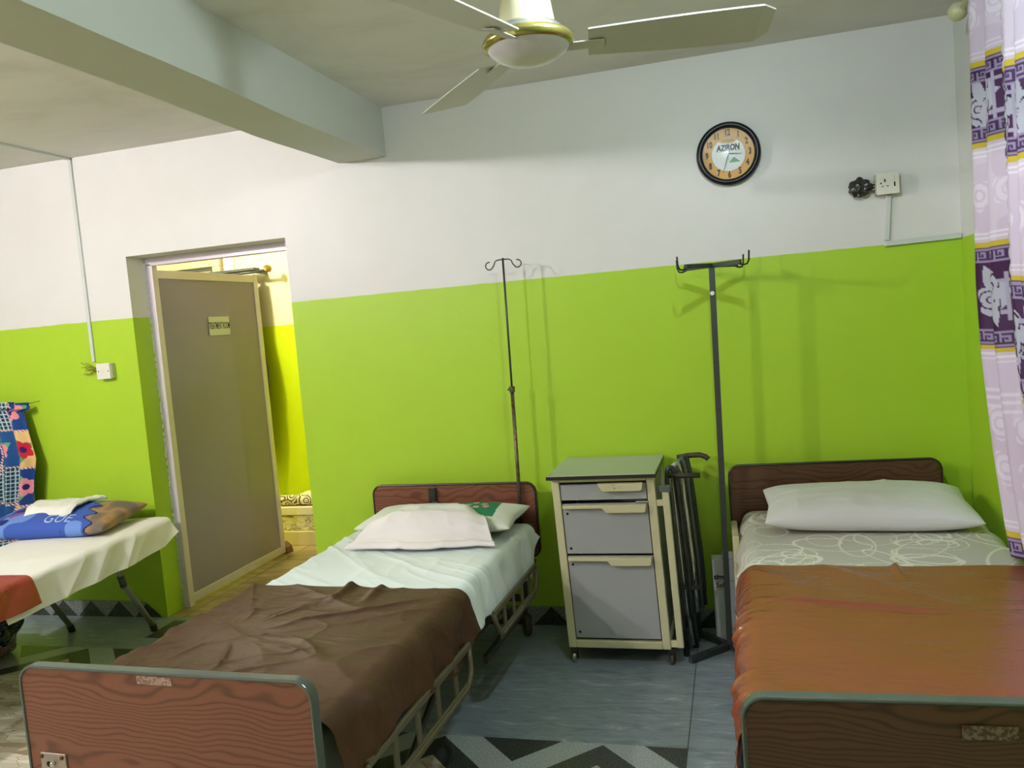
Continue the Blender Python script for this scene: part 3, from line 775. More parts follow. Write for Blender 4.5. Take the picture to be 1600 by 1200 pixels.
def w2(u, v, top):
    r1 = ridge(u*1.6+v*2.6+1, u*.9-v*.8+7)**2*.011
    an = np.arctan2(v+1.62, u+.22); rd_ = np.hypot(v+1.62, u+.22)
    r2 = ridge(an*2.6+fbm(u*3, v*3, 2)*.8+5, rd_*1.6)**2.2*.010*sst(.05, .22, rd_)*sst(.9, .5, rd_)
    r3 = ridge(u*5+2-v*9, v*2.2+4)**2*.005+ridge(v*13+u*2, u*4+2)**2*.003
    e = sst(-1.36, -1.20, v)                     # front hem tucks with two pinches
    pinch = .020*np.exp(-((u+.0)/.02)**2)*e+.016*np.exp(-((u-.13)/.022)**2)*e
    sag = -.010*np.exp(-((v+1.9)/.3)**2)*np.cos(np.clip(u/.45, -1, 1)*PI/2)
    side = (1-top)*(.012*np.sin(v*22+fbm(v*3, u*3)*5)+.016)
    return np.maximum(.012, .014+.004*fbm(u*2, v*2)+r1*.9+r2+r3+pinch+sag*0+side)
h2r = interp([-2.20, -2.1, -1.90, -1.65, -1.45, -1.30, -1.17], [.40, .46, .49, .46, .42, .40, .46])
h2l = interp([-2.2, -1.1], [.38, .44])
tag(drape('mackintosh_sheet', LB, -.030, .930, .604, -1.150, -2.165, h2l, h2r, BROWN, w2, thick=.002, seed=2), 'crinkled dark brown rubber sheet over the foot of the left hospital bed', 'sheet')

# soft pillow: superellipse cushion
def pillow(nm, loc, rot, lx, ly, hz, m, label=None, cat='pillow', cols_fn=None, n=90, seed=0, corner=.16, wr=.05, sag=None, parent=None):
    u = np.linspace(-1, 1, n); U, V = np.meshgrid(u, u)
    def layer(sign):
        e = (1-np.abs(U)**2.6)*(1-np.abs(V)**2.6); t_ = np.clip(e, 0, 1)**.42
        # pinched corners: edges bow inwards
        X = U*lx/2*(1-.055*(1-V*V)*0-.05*(1-np.abs(V))*np.abs(U)**3); Y = V*ly/2*(1-.07*(1-np.abs(U))*np.abs(V)**3)
        rw = wr*(ridge(U*2.2+seed, V*1.5)+ridge(V*3+seed*3, U*2.5+9)*.6)*np.clip(e*4, 0, 1)
        Z = sign*hz/2*t_*(1+rw*(1 if sign > 0 else 0)+.10*fbm(U*1.3+seed, V*1.3)*(sign > 0))
        if sign < 0: Z = np.maximum(Z, -hz*.28*np.ones_like(Z))
        return np.stack([X, Y, Z], -1)
    T_, B_ = layer(1), layer(-1)
    if sag is not None: T_, B_ = sag(T_), sag(B_)
    bot = T_[:, :, 2].copy()
    ct = cols_fn(T_[..., 0], T_[..., 1]) if cols_fn else None
    o = grid_obj(nm, T_, m, cols=ct)
    # bottom half welded in via bmesh
    bm = bmesh.new(); bm.from_mesh(o.data)
    o2 = grid_obj('tmp', B_[:, ::-1], m, cols=(cols_fn(B_[:, ::-1, 0], B_[:, ::-1, 1]) if cols_fn else None)); bm.from_mesh(o2.data); bpy.data.objects.remove(o2)
    bmesh.ops.remove_doubles(bm, verts=bm.verts[:], dist=.0006); bmesh.ops.recalc_face_normals(bm, faces=bm.faces[:]); bm.to_mesh(o.data); bm.free()
    o.location = loc; o.rotation_euler = rot
    if parent: o.parent = parent
    if label: tag(o, label, cat)
    return o
def green_patch(X, Y):
    c = np.broadcast_to(L3((226, 230, 222)), X.shape+(3,)).copy()
    m_ = (X > .06-.12*(Y-.0)) & (X < .285-.10*Y) & (Y > -.10) & (Y < .13)
    c = over(c, m_.astype(float), L3((40, 128, 92)))
    for a, b_ in ((.12, .05), (.17, .02), (.2, .07), (.15, .09), (.22, .03)):
        f, d, _ = flower(X, Y, a, b_, .018); c = over(c, f*m_, L3((224, 170, 160)))
    return c
pillow('pillow', (-.742, -.355, .672), (.05, 0, -.03), .80, .36, .10, vcol('green_print_pillow', .85), 'white pillow with a green printed patch, against the left bed headboard', cols_fn=green_patch, n=150, seed=3)

# folded cloth draped over the front of that pillow
def spread(nm, loc, rz, xs, ys_, zf, m, label, cat, nx=120, ny=90, thick=.004, cols_fn=None, outline=None, offset=1.):
    X, Y = np.meshgrid(np.linspace(0, 1, nx), np.linspace(0, 1, ny)); P = np.zeros((ny, nx, 3))
    xx, yy = outline(X, Y) if outline else (xs[0]+(xs[1]-xs[0])*X, ys_[0]+(ys_[1]-ys_[0])*Y)
    P[..., 0] = xx; P[..., 1] = yy; P[..., 2] = zf(xx, yy, X, Y)
    o = grid_obj(nm, P, m, cols=(cols_fn(xx, yy) if cols_fn else None), thick=thick, offset=offset); o.location = loc; o.rotation_euler = (0, 0, rz)
    return tag(o, label, cat) if label else o
def cz(x, y, X, Y):
    # drop from pillow top to the sheet towards -y
    e = np.clip((y+.86)/.34, 0, 1)
    z = .625+.118*sst(0, 1, e)*(1-.55*np.abs(2*X-1)**6)
    z += .006*ridge(x*6, y*7)+.010*fbm(x*3, y*3)*sst(.0, .3, e)
    z += .012*np.exp(-((y+.83)/.02)**2)
    return z
def co(X, Y):
    # quadrilateral in world coordinates: near-left, near-right, far-right, far-left
    nl, nr, fr_, fl = (-1.095, -.735), (-.375, -.700), (-.53, -.40), (-.98, -.35)
    xx = (nl[0]*(1-X)+nr[0]*X)*(1-Y)+(fl[0]*(1-X)+fr_[0]*X)*Y
    yy = (nl[1]*(1-X)+nr[1]*X)*(1-Y)+(fl[1]*(1-X)+fr_[1]*X)*Y
    return xx, yy+.012*np.sin(X*9)*(1-Y)
def cz2(x, y, X, Y):
    z = .618+.112*sst(.0, .62, Y)
    z -= .05*sst(.82, 1, X)*Y+.05*sst(.18, 0, X)*Y
    z += .006*ridge(X*4+1, Y*4)+.010*fbm(X*4, Y*3)*sst(0, .3, Y)+.010*np.exp(-((Y-.06)/.05)**2)
    return z
spread('folded_cloth', (0, 0, 0), 0, None, None, cz2, MT['pinkwhite'], 'folded bright white cloth draped over the green printed pillow', 'cloth', outline=co, thick=.012)

# right bed
mattress('mattress', RB, 0, .90, -.085, -2.13, .452, .612, 'foam mattress on the right hospital bed, under the loop patterned sheet', MT['mattress'])
_rl = random.Random(11)
LOOPS = [(_rl.uniform(-.6, .6), _rl.uniform(-1.35, -.1), _rl.uniform(.05, .16), _rl.uniform(.035, .10), _rl.uniform(0, 3), _rl.uniform(.003, .006)) for _ in range(95)]
def loopcol(u, v):
    c = np.broadcast_to(L3((194, 191, 178)), u.shape+(3,)).copy()
    for a in LOOPS: c = over(c, ellipse_line(u, v, *a), L3((232, 230, 214)))
    return c
def w3(u, v, top):
    return np.maximum(.003, .010+.010*fbm(u*1.4+9, v*1.8+2, 3)+ridge(u*2.4-v*1.5, u+v*.8)*.005+(1-top)*(.010*np.sin(v*30+u*8)+.014))
h3 = interp([-1.3, -1.10, -.9, -.5, -.1], [.43, .44, .47, .50, .54])
LOOPM = vcol('loop_pattern_cotton', .85, bump=.1)
tag(drape('bed_sheet', RB, -.008, .925, .617, -.07, -1.35, h3, h3, LOOPM, w3, ny=300, nx=380, cols_fn=loopcol), 'grey beige sheet with pale loop pattern on the right hospital bed', 'sheet')
def w4(u, v, top):
    long_ = .010*np.exp(-((v+1.34+.12*(u+.2)-.0)/.016)**2)*sst(-.46, -.3, u)*sst(.2, -.1, u)
    r1 = ridge(u*1.1+v*2.0+5, u*1.1-v*.7)*.008; r2 = ridge(v*2.2+u*2.6+3, u*1.2+8)*.006
    nick = .014*np.exp(-((u-.03)/.012)**2)*sst(-1.10, -.98, v)
    side = (1-top)*(.016*ridge(v*9, u*6+v*3)+.010*ridge(v*17, u*9)+.004*np.sin(v*17+u*12)+.006)
    return np.maximum(.010, .016+.004*fbm(u*2, v*2)+r1+r2+long_+nick+side)
h4l = interp([-2.1, -1.9, -1.6, -1.4, -1.2, -1.05, -.95], [.20, .22, .26, .34, .42, .46, .46])
h4r = interp([-2.1, -.9], [.38, .46])
tag(drape('mackintosh_sheet', RB, -.008, .935, .623, -.945, -2.10, h4l, h4r, RED, w4, ny=260, nx=300, thick=.002, flare=.006), 'glossy red brown rubber sheet over the foot of the right hospital bed', 'sheet')
pillow('pillow', (1.188, -.395, .704), (.10, .01, -.02), .82, .44, .15, MT['cotton'], 'plump plain white pillow on the right hospital bed', n=150, seed=6, wr=.10)

# ================================================================ BEDSIDE CABINET (slightly racked)
cab = empty('bedside_cabinet', (-.128, -.47, 0), 0, 'wheeled cream and grey bedside cabinet between the two hospital beds', 'cabinet')
CW, CD, CZ0, CZ1 = .470, .43, .075, .872
SH = Matrix.Identity(4); SH[0][2] = -.030                 # leans a little to the left
def cobj(nm, bm, m, parent=cab, **k):
    bm.transform(SH); return obj(nm, bm, m, parent, **k)
bm = bmesh.new()
for x in (0, CW-.036):
    bx(bm, x, x+.036, 0, .03, CZ0, CZ1); bx(bm, x, x+.036, CD-.03, CD, CZ0, CZ1)
bx(bm, .036, CW-.036, 0, .03, CZ0, CZ0+.035); bx(bm, .036, CW-.036, 0, .03, CZ1-.018, CZ1)
for x in (0, CW-.036): bx(bm, x, x+.036, .03, CD-.03, CZ0, CZ0+.03); bx(bm, x, x+.036, .03, CD-.03, CZ1-.03, CZ1)
cobj('frame', bm, MT['cream'], bevel=.004)
bm = bmesh.new(); bx(bm, .012, .02, .03, CD-.03, CZ0+.03, CZ1-.03); bx(bm, CW-.02, CW-.012, .03, CD-.03, CZ0+.03, CZ1-.03); bx(bm, .036, CW-.036, CD-.02, CD-.012, CZ0, CZ1); bx(bm, .03, CW-.03, .03, CD-.03, CZ0+.01, CZ0+.02)
cobj('side_panels', bm, MT['grey'])
bm = bmesh.new(); bx(bm, -.012, CW+.010, -.034, CD+.008, CZ1, CZ1+.020)
tp = cobj('top', bm, plain('cabinet_top_laminate', (178, 184, 170), .3, var=.05), bevel=.003)
bm = bmesh.new(); ring_prism(bm, [(-.014, -.036), (CW+.012, -.036), (CW+.012, CD+.010), (-.014, CD+.010)], [(-.011, -.033), (CW+.009, -.033), (CW+.009, CD+.007), (-.011, CD+.007)], CZ1+.001, CZ1+.017)
for v in bm.verts: v.co = Vector((v.co.x, v.co.z, v.co.y))
bm.transform(SH); obj('dark_edging', bm, MT['trimd'], tp)
def lipped(nm, z0, z1, handle_top, wide):
    d_ = cobj(nm, box(.040, CW-.040, .004, .024, z0, z1), MT['grey'], bevel=.002)
    bm = bmesh.new(); prism(bm, [(.044, handle_top), (CW-.044, handle_top), (CW-.050, handle_top-wide), (CW-.058, handle_top-wide-.004), (.242, handle_top-wide-.004), (.225, handle_top-.016), (.044, handle_top-.016)] if nm != 'drawer_top' else [(.235, handle_top), (CW-.050, handle_top), (CW-.058, handle_top-wide), (.245, handle_top-wide)], -.020, .006)
    cobj('handle', bm, MT['cream'], d_, bevel=.003)
    return d_
d1 = lipped('drawer', .770, .842, .836, .028)
bpy.data.objects.remove(d1.children[0])
bm = bmesh.new(); prism(bm, [(.215, .848), (CW-.050, .848), (CW-.056, .818), (CW-.064, .812), (.240, .812), (.230, .820)], -.024, .006); cobj('handle', bm, MT['cream'], d1, bevel=.003)
d2 = lipped('drawer', .520, .752, .750, .034)
d3 = lipped('door', .122, .508, .506, .034)
for d_, zz in ((d2, (.708, .545)), (d3, (.470, .150))):
    for z in zz: cobj('screw', lathe(bmesh.new(), [(0, .0015), (.006, .001), (.006, 0)], 14, Matrix.Translation((.060 if z > .3 or d_ is d3 else .06, .004, z)) @ TC), MT['hole'], d_)
cobj('catch', box(CW-.09, CW-.03, -.004, .004, .757, .762), MT['chrome'])
for x, y in ((.02, .02), (CW+.0, .025), (.02, CD-.03), (CW-.02, CD-.03)):
    r = .024
    c = cobj('caster', (lambda bm: (bx(bm, x-.015, x+.015, y-.015, y+.015, .052, .077), bx(bm, x-.014, x-.011, y-.012, y+.012, .018, .054), bx(bm, x+.011, x+.014, y-.012, y+.012, .018, .054), bm)[-1])(bmesh.new()), MT['framed'])
    TT = Matrix.Translation((x-.009, y, r)) @ Matrix.Rotation(PI/2, 4, 'Y')
    cobj('wheel', lathe(bmesh.new(), [(0, 0), (r*.6, 0), (r*.9, .001), (r, .004), (r, .014), (r*.9, .017), (0, .018)], 22, TT), MT['chrome' if x < .1 else 'caster'], c)
# towel-rail frame on the right side
bm = bmesh.new(); x0 = CW+.028
bx(bm, x0, x0+.030, .0, .030, CZ0+.01, .800); bx(bm, x0, x0+.030, CD-.05, CD-.02, CZ0+.01, .800); bx(bm, x0+.004, x0+.026, .03, CD-.05, .775, .798)
bx(bm, CW, x0, .004, .026, .735, .763); bx(bm, CW, x0, .004, .026, CZ0+.01, CZ0+.04); bx(bm, CW, x0, CD-.046, CD-.024, .735, .763)
cobj('side_rail', bm, MT['cream'], bevel=.003)
obj('rail_cap', box(x0-.035, x0+.035-.02, -.004, .034, .800, .826), plain('grey_cap', (96, 104, 106), .3), cab, bevel=.003)

# folded walking frame leaning against the cabinet
wk = empty('walking_frame', (.455, -.25, 0), 0, 'folded dark metal walking frame propped against right side of the cabinet', 'walking frame')
zt_ = .905
for k, (dx, dy) in enumerate(((-.035, -.06), (-.012, -.02), (.008, .03), (.022, .08))):
    top = [(dx-.02, dy-.03, .03), (dx-.045, dy-.01, .40), (dx-.062, dy, .82), (dx-.055, dy+.01, .875+.008*k), (dx-.035, dy+.02, .875+.008*k), (dx-.022, dy+.02, .82), (dx+.006, dy+.01, .40), (dx+.01, dy, .18)]
    obj('frame_tube', tube(bmesh.new(), rnd_path(top, .03, 5), .0115, 10), [MT['darksteel'], MT['chrome'], plain('grey_green_tube', (96, 106, 96), .4, .3), MT['darksteel']][k], wk, smooth=True)
obj('hand_grip', tube(bmesh.new(), rnd_path([(-.075, .14, .885), (.0, .14, .892), (.075, .13, .895), (.092, .125, .882)], .03, 4), [.013]*1+[.013]*20, 10) if False else tube(bmesh.new(), [(-.06, .14, .888), (.0, .14, .896), (.05, .135, .898), (.078, .13, .888), (.088, .128, .876)], .013, 10), plain('dark_grip', (60, 50, 44), .5, var=.3, scale=60), wk, smooth=True)
obj('hand_grip', tube(bmesh.new(), [(-.090, -.07, .842), (-.02, -.07, .840), (.055, -.07, .840)], .012, 10), bpy.data.materials['dark_grip'], wk, smooth=True)
obj('cross_brace', box(-.075, .02, -.06, -.045, .30, .32), MT['darksteel'], wk)
for k, (dx, dy) in enumerate(((-.057, -.10), (-.02, .0))):
    obj('rubber_foot', tube(bmesh.new(), [(dx, dy, 0), (dx, dy, .045)], .015, 12), MT['rubber'], wk)

# white carton between drip stand and wall
ct = empty('carton', (.577, -.115, 0), math.radians(4), 'tall white carton standing at the wall behind the dark drip stand', 'box')
ctm = plain('white_card', (206, 210, 210), .55, var=.03)
obj('box', box(-.05, .062, -.045, .045, 0, .395), ctm, ct, bevel=.0015)
obj('flap', box(.0, .05, -.020, -.017, .395, .428), ctm, ct)
obj('lettering', join_text([
    (text_mesh('tim', .034, shear=.25, sx=1.05, extrude=.0002, off=.0014), Matrix.Translation((-.024, -.0456, .312)) @ TW),
    (text_mesh('Saf', .036, sx=.95, extrude=.0002, off=.0006), Matrix.Translation((-.018, -.0456, .272)) @ TW),
    (text_mesh('BIO', .016, sx=1, extrude=.0002, off=.0005), Matrix.Translation((.018, -.0456, .055)) @ TW)]), MT['ink'], ct)
bm = bmesh.new(); bx(bm, -.044, .055, -.0458, -.0452, .2915, .2930); bx(bm, -.030, .03, -.0458, -.0452, .250, .2515); obj('print_line', bm, MT['ink'], ct)
obj('red_mark', tube(bmesh.new(), [(.02, -.0456, .10), (.012, -.0456, .118), (.022, -.0456, .13)], .002, 5), MT['redink'], ct)

# ================================================================ LEFT COUCH
cr = math.radians(4.5)
CL = (-2.92, -.06, 0)
couch = empty('examination_couch', CL, cr, 'low folding examination couch on splayed grey legs, left of the door', 'couch')
obj('padded_top', prism(bmesh.new(), rrect(-.325, .325, .555, .612, .02, 4), -1.85, -.03), MT['mattress'], couch, bevel=.006)
bm = bmesh.new()
for s_ in (-1, 1): bx(bm, s_*.30-.012, s_*.30+.012, -1.83, -.05, .530, .554)
for y in (-.08, -.95, -1.80): bx(bm, -.29, .29, y-.012, y+.012, .530, .554)
obj('frame', bm, MT['darksteel'], couch, bevel=.002)
legm = plain('pale_grey_leg', (132, 138, 130), .4, .2)
for s_ in (-1, 1):
    l_ = obj('leg', tube(bmesh.new(), [(s_*.27, -.42, .535), (s_*.27, -.395, .36), (s_*.272, -.18, .03)], .0155, 12), legm, couch, smooth=True)
    obj('joint', tube(bmesh.new(), [(s_*.27, -.403, .40), (s_*.27, -.385, .335)], .019, 12), MT['darksteel'], l_, smooth=True)
    obj('rubber_foot', tube(bmesh.new(), [(s_*.272, -.187, .04), (s_*.272, -.175, .0)], .019, 12), MT['rubber'], l_)
    l_ = obj('leg', tube(bmesh.new(), [(s_*.30, -1.45, .535), (s_*.30, -1.47, .36), (s_*.315, -1.72, .03)], .0155, 12), legm, couch, smooth=True)
    obj('rubber_foot', tube(bmesh.new(), [(s_*.315, -1.712, .04), (s_*.316, -1.725, .0)], .019, 12), MT['rubber'], l_)
def w5(u, v, top):
    return np.maximum(.003, .006+.008*fbm(u*2, v*2)+ridge(u*2-v*1.2, v*1.5)*.006+(1-top)*(.014*ridge(v*7+u*9, v*2+u*3)+.003*np.sin(v*25+u*30)+.008))
h5r = interp([-1.25, -1.05, -.8, -.4, -.15, -.0], [.47, .47, .475, .48, .49, .545])
h5l = interp([-2, 0], [.48, .50])
tag(drape('couch_sheet', CL, cr, .67, .618, -.015, -1.30, h5l, h5r, MT['creamsheet'], w5, rad=.022, flare=.020), 'cream white sheet hanging over the edge of the low left couch', 'sheet')
h6 = interp([-2, -1], [.51, .50])
tag(drape('mackintosh_sheet', CL, cr, .70, .630, -1.11, -1.70, h6, h6, RED2, w5, ny=90, rad=.022, flare=.020, thick=.002), 'dull red rubber sheet across the low left couch', 'sheet')
# pillow in a blue printed case
def bluecol(X, Y):
    c = np.broadcast_to(L3((62, 92, 178)), X.shape+(3,)).copy()
    c = over(c, (vn(X*9+3, Y*9+1) > .62).astype(float), L3((110, 144, 214)))
    c = over(c, (vn(X*13+30, Y*13+8) > .68).astype(float), L3((34, 44, 110)))
    c = over(c, ((vn(X*11+60, Y*15+8) > .80) & (X < -.12)).astype(float), L3((228, 232, 240)))
    m_ = X+.35*Y > .235+.03*np.sin(Y*60)
    c = over(c, m_.astype(float), L3((112, 104, 98)))
    c = over(c, m_*np.clip(ridge(X*16, Y*9)*1.2, 0, 1), L3((168, 134, 92)))
    c = over(c, (np.abs(X+.35*Y-.235-.03*np.sin(Y*60)) < .006).astype(float), L3((22, 22, 50)))
    return c
bp_ = pillow('pillow', (-3.085, -.33, .690), (.10, .0, math.radians(7)), .82, .44, .14, vcol('blue_printed_case', .8), None, cols_fn=bluecol, n=150, seed=9)
tag(bp_, 'blue printed pillow with brown end panel on the low left couch', 'pillow')
from mathutils.bvhtree import BVHTree
def wrap_on(me, target):
    bv = BVHTree.FromPolygons([v.co for v in target.data.vertices], [p.vertices for p in target.data.polygons])
    bm = bmesh.new(); bm.from_mesh(me); bmesh.ops.subdivide_edges(bm, edges=bm.edges[:], cuts=2); bm.to_mesh(me); bm.free()
    for v in me.vertices:
        hit = bv.ray_cast(Vector((v.co.x, v.co.y, .5)), Vector((0, 0, -1)))
        if hit[0] is not None: v.co.z = hit[0].z+.0012+(v.co.z > 0)*.0004
    return me
tm = join_text([(text_mesh('GUE', .10, sx=.9, extrude=.0004, off=-.0006), Matrix.Translation((.11, -.150, 0)))])
ltr = obj('lettering', wrap_on(tm, bp_), plain('pale_blue_print', (178, 200, 236), .8), bp_)
tm2 = join_text([(text_mesh('SON', .055, sx=.7, extrude=.0004, off=.001), Matrix.Translation((-.20, -.08, 0)) @ Matrix.Rotation(.9, 4, 'Z'))])
l2 = obj('red_lettering', wrap_on(tm2, bp_), plain('red_print', (190, 40, 70), .8), bp_)
# folded white cloth on it
def fc(X, Y):
    nl, nr, fr_, fl = (-3.21, -.47), (-2.94, -.43), (-2.93, -.13), (-3.32, -.20)
    xx = (nl[0]*(1-X)+nr[0]*X)*(1-Y)+(fl[0]*(1-X)+fr_[0]*X)*Y
    yy = (nl[1]*(1-X)+nr[1]*X)*(1-Y)+(fl[1]*(1-X)+fr_[1]*X)*Y
    return xx+.01*np.sin(Y*7), yy+.02*np.sin(X*6)
def fz(x, y, X, Y):
    return .762+.012*np.sin(Y*PI)+.006*ridge(X*4, Y*5)+.010*fbm(X*4, Y*4)-.045*sst(.25, 0, Y)+.012*np.exp(-((X-.93)/.04)**2)
spread('folded_cloth', (0, 0, 0), 0, None, None, fz, MT['creamsheet'], 'small folded white cloth on top of the blue printed pillow', 'cloth', outline=fc, thick=.014)

# printed cloth hanging at far left
def kidcol(u, v):
    c = np.zeros(u.shape+(3,)); S_ = .21
    iu = np.floor((u+.04*np.sin(v*6))/S_).astype(int); iv = np.floor((v+.06)/S_*.9).astype(int)
    k = (iu+iv*2) % 4
    base = [L3((30, 66, 134)), L3((28, 40, 52)), L3((226, 190, 130)), L3((34, 82, 140))]
    for q in range(4): c[k == q] = base[q]
    chk = ((np.mod(u, .024) < .005) | (np.mod(v, .024) < .005)) & (k == 1)
    c = over(c, chk.astype(float), L3((190, 214, 220)))
    chk2 = (((np.mod(u, .024) > .012) ^ (np.mod(v, .024) > .012))) & (k == 1) & ~chk
    c = over(c, chk2*.8, L3((40, 84, 110)))
    for a in range(-1, 6):
        for b_ in range(-1, 7):
            cu, cv = (a+.5)*S_, (b_+.5)*S_/.9-.06
            f, d, an = flower(u, v, cu, cv, .058, 5, a); mk = (k != 1)
            lf_ = leaf(u, v, cu, cv, .10, .022, 1.1)+leaf(u, v, cu, cv, .095, .02, -1.0)+leaf(u, v, cu, cv, .09, .018, 3.6)
            c = over(c, np.clip(lf_, 0, 1)*mk, L3((92, 168, 110)))
            c = over(c, f*mk, L3((186, 34, 54)) if (a+b_) % 2 else L3((236, 150, 160)))
            c = over(c, (d < .32)*f*mk, L3((50, 30, 90)))
    eu = np.abs(np.mod((u+.04*np.sin(v*6)), S_)-S_/2) > S_/2-.006; ev = np.abs(np.mod((v+.06), S_/.9)-S_/1.8) > S_/1.8-.006
    dash = np.mod(u+v, .02) > .008
    c = over(c, (eu | ev).astype(float), L3((120, 40, 60))); c = over(c, ((eu | ev) & dash).astype(float), L3((236, 214, 214)))
    return c
nu, nv = 330, 300
U, V = np.meshgrid(np.linspace(0, 1, nu), np.linspace(0, 1, nv))
xr = np.interp(V, [0, .04, .055, .20, .36, .48, .62, 1], [-3.475, -3.475, -3.525, -3.49, -3.445, -3.47, -3.50, -3.54])
xl = -4.30
X = xl+(xr-xl)*U; Z = 1.36+.05*(1-U)*1.2-.0*V-V*(.95)+.0
fold = np.sin(U*46+2*np.sin(V*3))*(.018+.012*V)+.006*fbm(U*9, V*6)
Y = -.085+fold
P = np.stack([X, Y, Z-.03*(1-U)*0], -1)
tag(grid_obj('hanging_curtain', P, vcol('patchwork_print_cotton', .85), cols=kidcol((1-U)*1.15, V*.95), thick=.002), 'blue patchwork floral curtain hanging on the wall at far left', 'curtain')
rdp = obj('curtain_string', tube(bmesh.new(), [(-4.5, -.085, 1.45), (-3.475, -.085, 1.352), (-3.462, -.002, 1.362)], .002, 5), MT['hole'])
tag(rdp, 'thin string holding the patchwork curtain against the wall', 'string')

# bag under the couch
bm = bmesh.new(); bmesh.ops.create_icosphere(bm, subdivisions=5, radius=1)
for v in bm.verts:
    d = v.co.copy(); k = 1+.22*noise.noise(d*2.1+Vector((4, 1, 2)))+.07*noise.noise(d*6)
    v.co = Vector((.20*d.x*k, .20*d.y*k, max(-.148, .165*d.z*k)))
bag = empty('polythene_bag', (-3.37, -.68, .148), 0, 'stuffed dark polythene bag on the floor under the left couch', 'bag')
def bagm():
    s = NT('printed_bag', .25); p = s.obj()
    f = s.noise(5, 4, p, .6, .8); z = s.xyz(p)[2]
    st_ = s.math('GREATER_THAN', s.math('SINE', s.math('MULTIPLY', z, 300.)), .3)
    top_ = s.mix(s.math('MULTIPLY', st_, s.math('GREATER_THAN', s.noise(30, 2, p), .5)), lin((16, 26, 52)), lin((70, 110, 160)))
    s.link(s.mix(s.math('GREATER_THAN', s.math('ADD', z, s.math('MULTIPLY', f, .12)), .02), s.ramp(f, [(.4, lin((150, 146, 140))), (.55, lin((120, 70, 66))), (.62, lin((180, 178, 172)))]), top_), s.b.inputs['Base Color']); return s.m
obj('sack', bm, bagm(), bag, smooth=True)
obj('handle_loop', tube(bmesh.new(), rnd_path([(.08, .0, .13), (.17, .02, .20), (.22, .03, .12), (.18, .02, .0)], .05, 6), .004, 6), MT['bagblack'], bag, smooth=True)

# ================================================================ WINDOW CURTAIN ON THE RIGHT
GOLDS = [2.383, 2.098, 1.742, 1.370, .735]
def greek(u, v):
    """u along, v 0..1 across the key band"""
    P_ = .050; a = np.mod(u, P_)/P_; m_ = np.zeros(u.shape, bool)
    m_ |= (v < .16) | (v > .84)
    m_ |= (a > .08) & (a < .22) & (v > .28) & (v < .84)
    m_ |= (a > .08) & (a < .80) & (v > .60) & (v < .72)
    m_ |= (a > .68) & (a < .82) & (v > .28) & (v < .72)
    m_ |= (a > .40) & (a < .82) & (v > .28) & (v < .40)
    m_ |= (a > .40) & (a < .52) & (v > .28) & (v < .52)
    return m_
def curtcol(u, z, zs=0.):
    z = z-zs; c = np.broadcast_to(L3((214, 198, 216)), u.shape+(3,)).copy()
    pale = L3((206, 188, 208)); pur = L3((62, 22, 68)); sil = L3((178, 176, 190))
    c[:] = pale
    c = over(c, .25*(vn(u*16, z*14) > .62), L3((232, 222, 232)))
    for lo, hi in ((2.098, 2.383), (1.370, 1.742), (.2, .735)):
        m_ = ((z > lo) & (z < hi)).astype(float); c = over(c, m_, pur)
        mid = (lo+hi)/2
        for k in range(0, 6):
            cu = .07+k*.20
            f, d, an = flower(u, z, cu, mid+.015*(-1)**k, .080, 6, k)
            pet = f*(np.sin(d*16+3*np.cos(an*3)) > -.72)
            l_ = leaf(u, z, cu, mid, .12, .026, 1.9)+leaf(u, z, cu, mid, .11, .024, -1.3)+leaf(u, z, cu, mid, .10, .02, .2)
            c = over(c, np.clip(pet+l_, 0, 1)*m_, sil)
            bar = (np.abs(u-cu-.075) < .007) & (np.abs(z-mid) < .085) | ((np.abs(z-mid-.055) < .006) | (np.abs(z-mid+.055) < .006)) & (np.abs(u-cu-.075) < .03)
            c = over(c, bar*m_, L3((170, 160, 184)))
    for gz, dirn in ((2.383, -1), (2.098, 1), (1.742, -1), (1.370, 1), (.735, -1)):
        v_ = (z-gz)*dirn/.052-.25
        band = ((v_ > 0) & (v_ < 1)); g_ = greek(u, v_)
        c = over(c, band.astype(float), L3((62, 36, 80))); c = over(c, (band & g_).astype(float), L3((150, 132, 166)))
        c = over(c, (np.abs(z-gz) < .0085).astype(float), L3((196, 172, 52)))
        v2 = -(z-gz)*dirn/.052
        ln = ((np.abs(v2-.45) < .06) | (np.abs(v2-.75) < .05)); c = over(c, ln*.7, L3((236, 228, 238)))
    for zc in (1.92, 1.10, .95, 2.55):
        for k in range(7):
            cu = .06+k*.17; f, d, an = flower(u, z, cu, zc, .06, 5, k); c = over(c, .5*f*(np.sin(d*14) > -.5), L3((236, 226, 238)))
    for zc in (1.22, 1.19, 1.16): c = over(c, .5*(np.abs(z-zc) < .006), L3((238, 230, 240)))
    return c
CURM = vcol('satin_curtain', .45, .18)
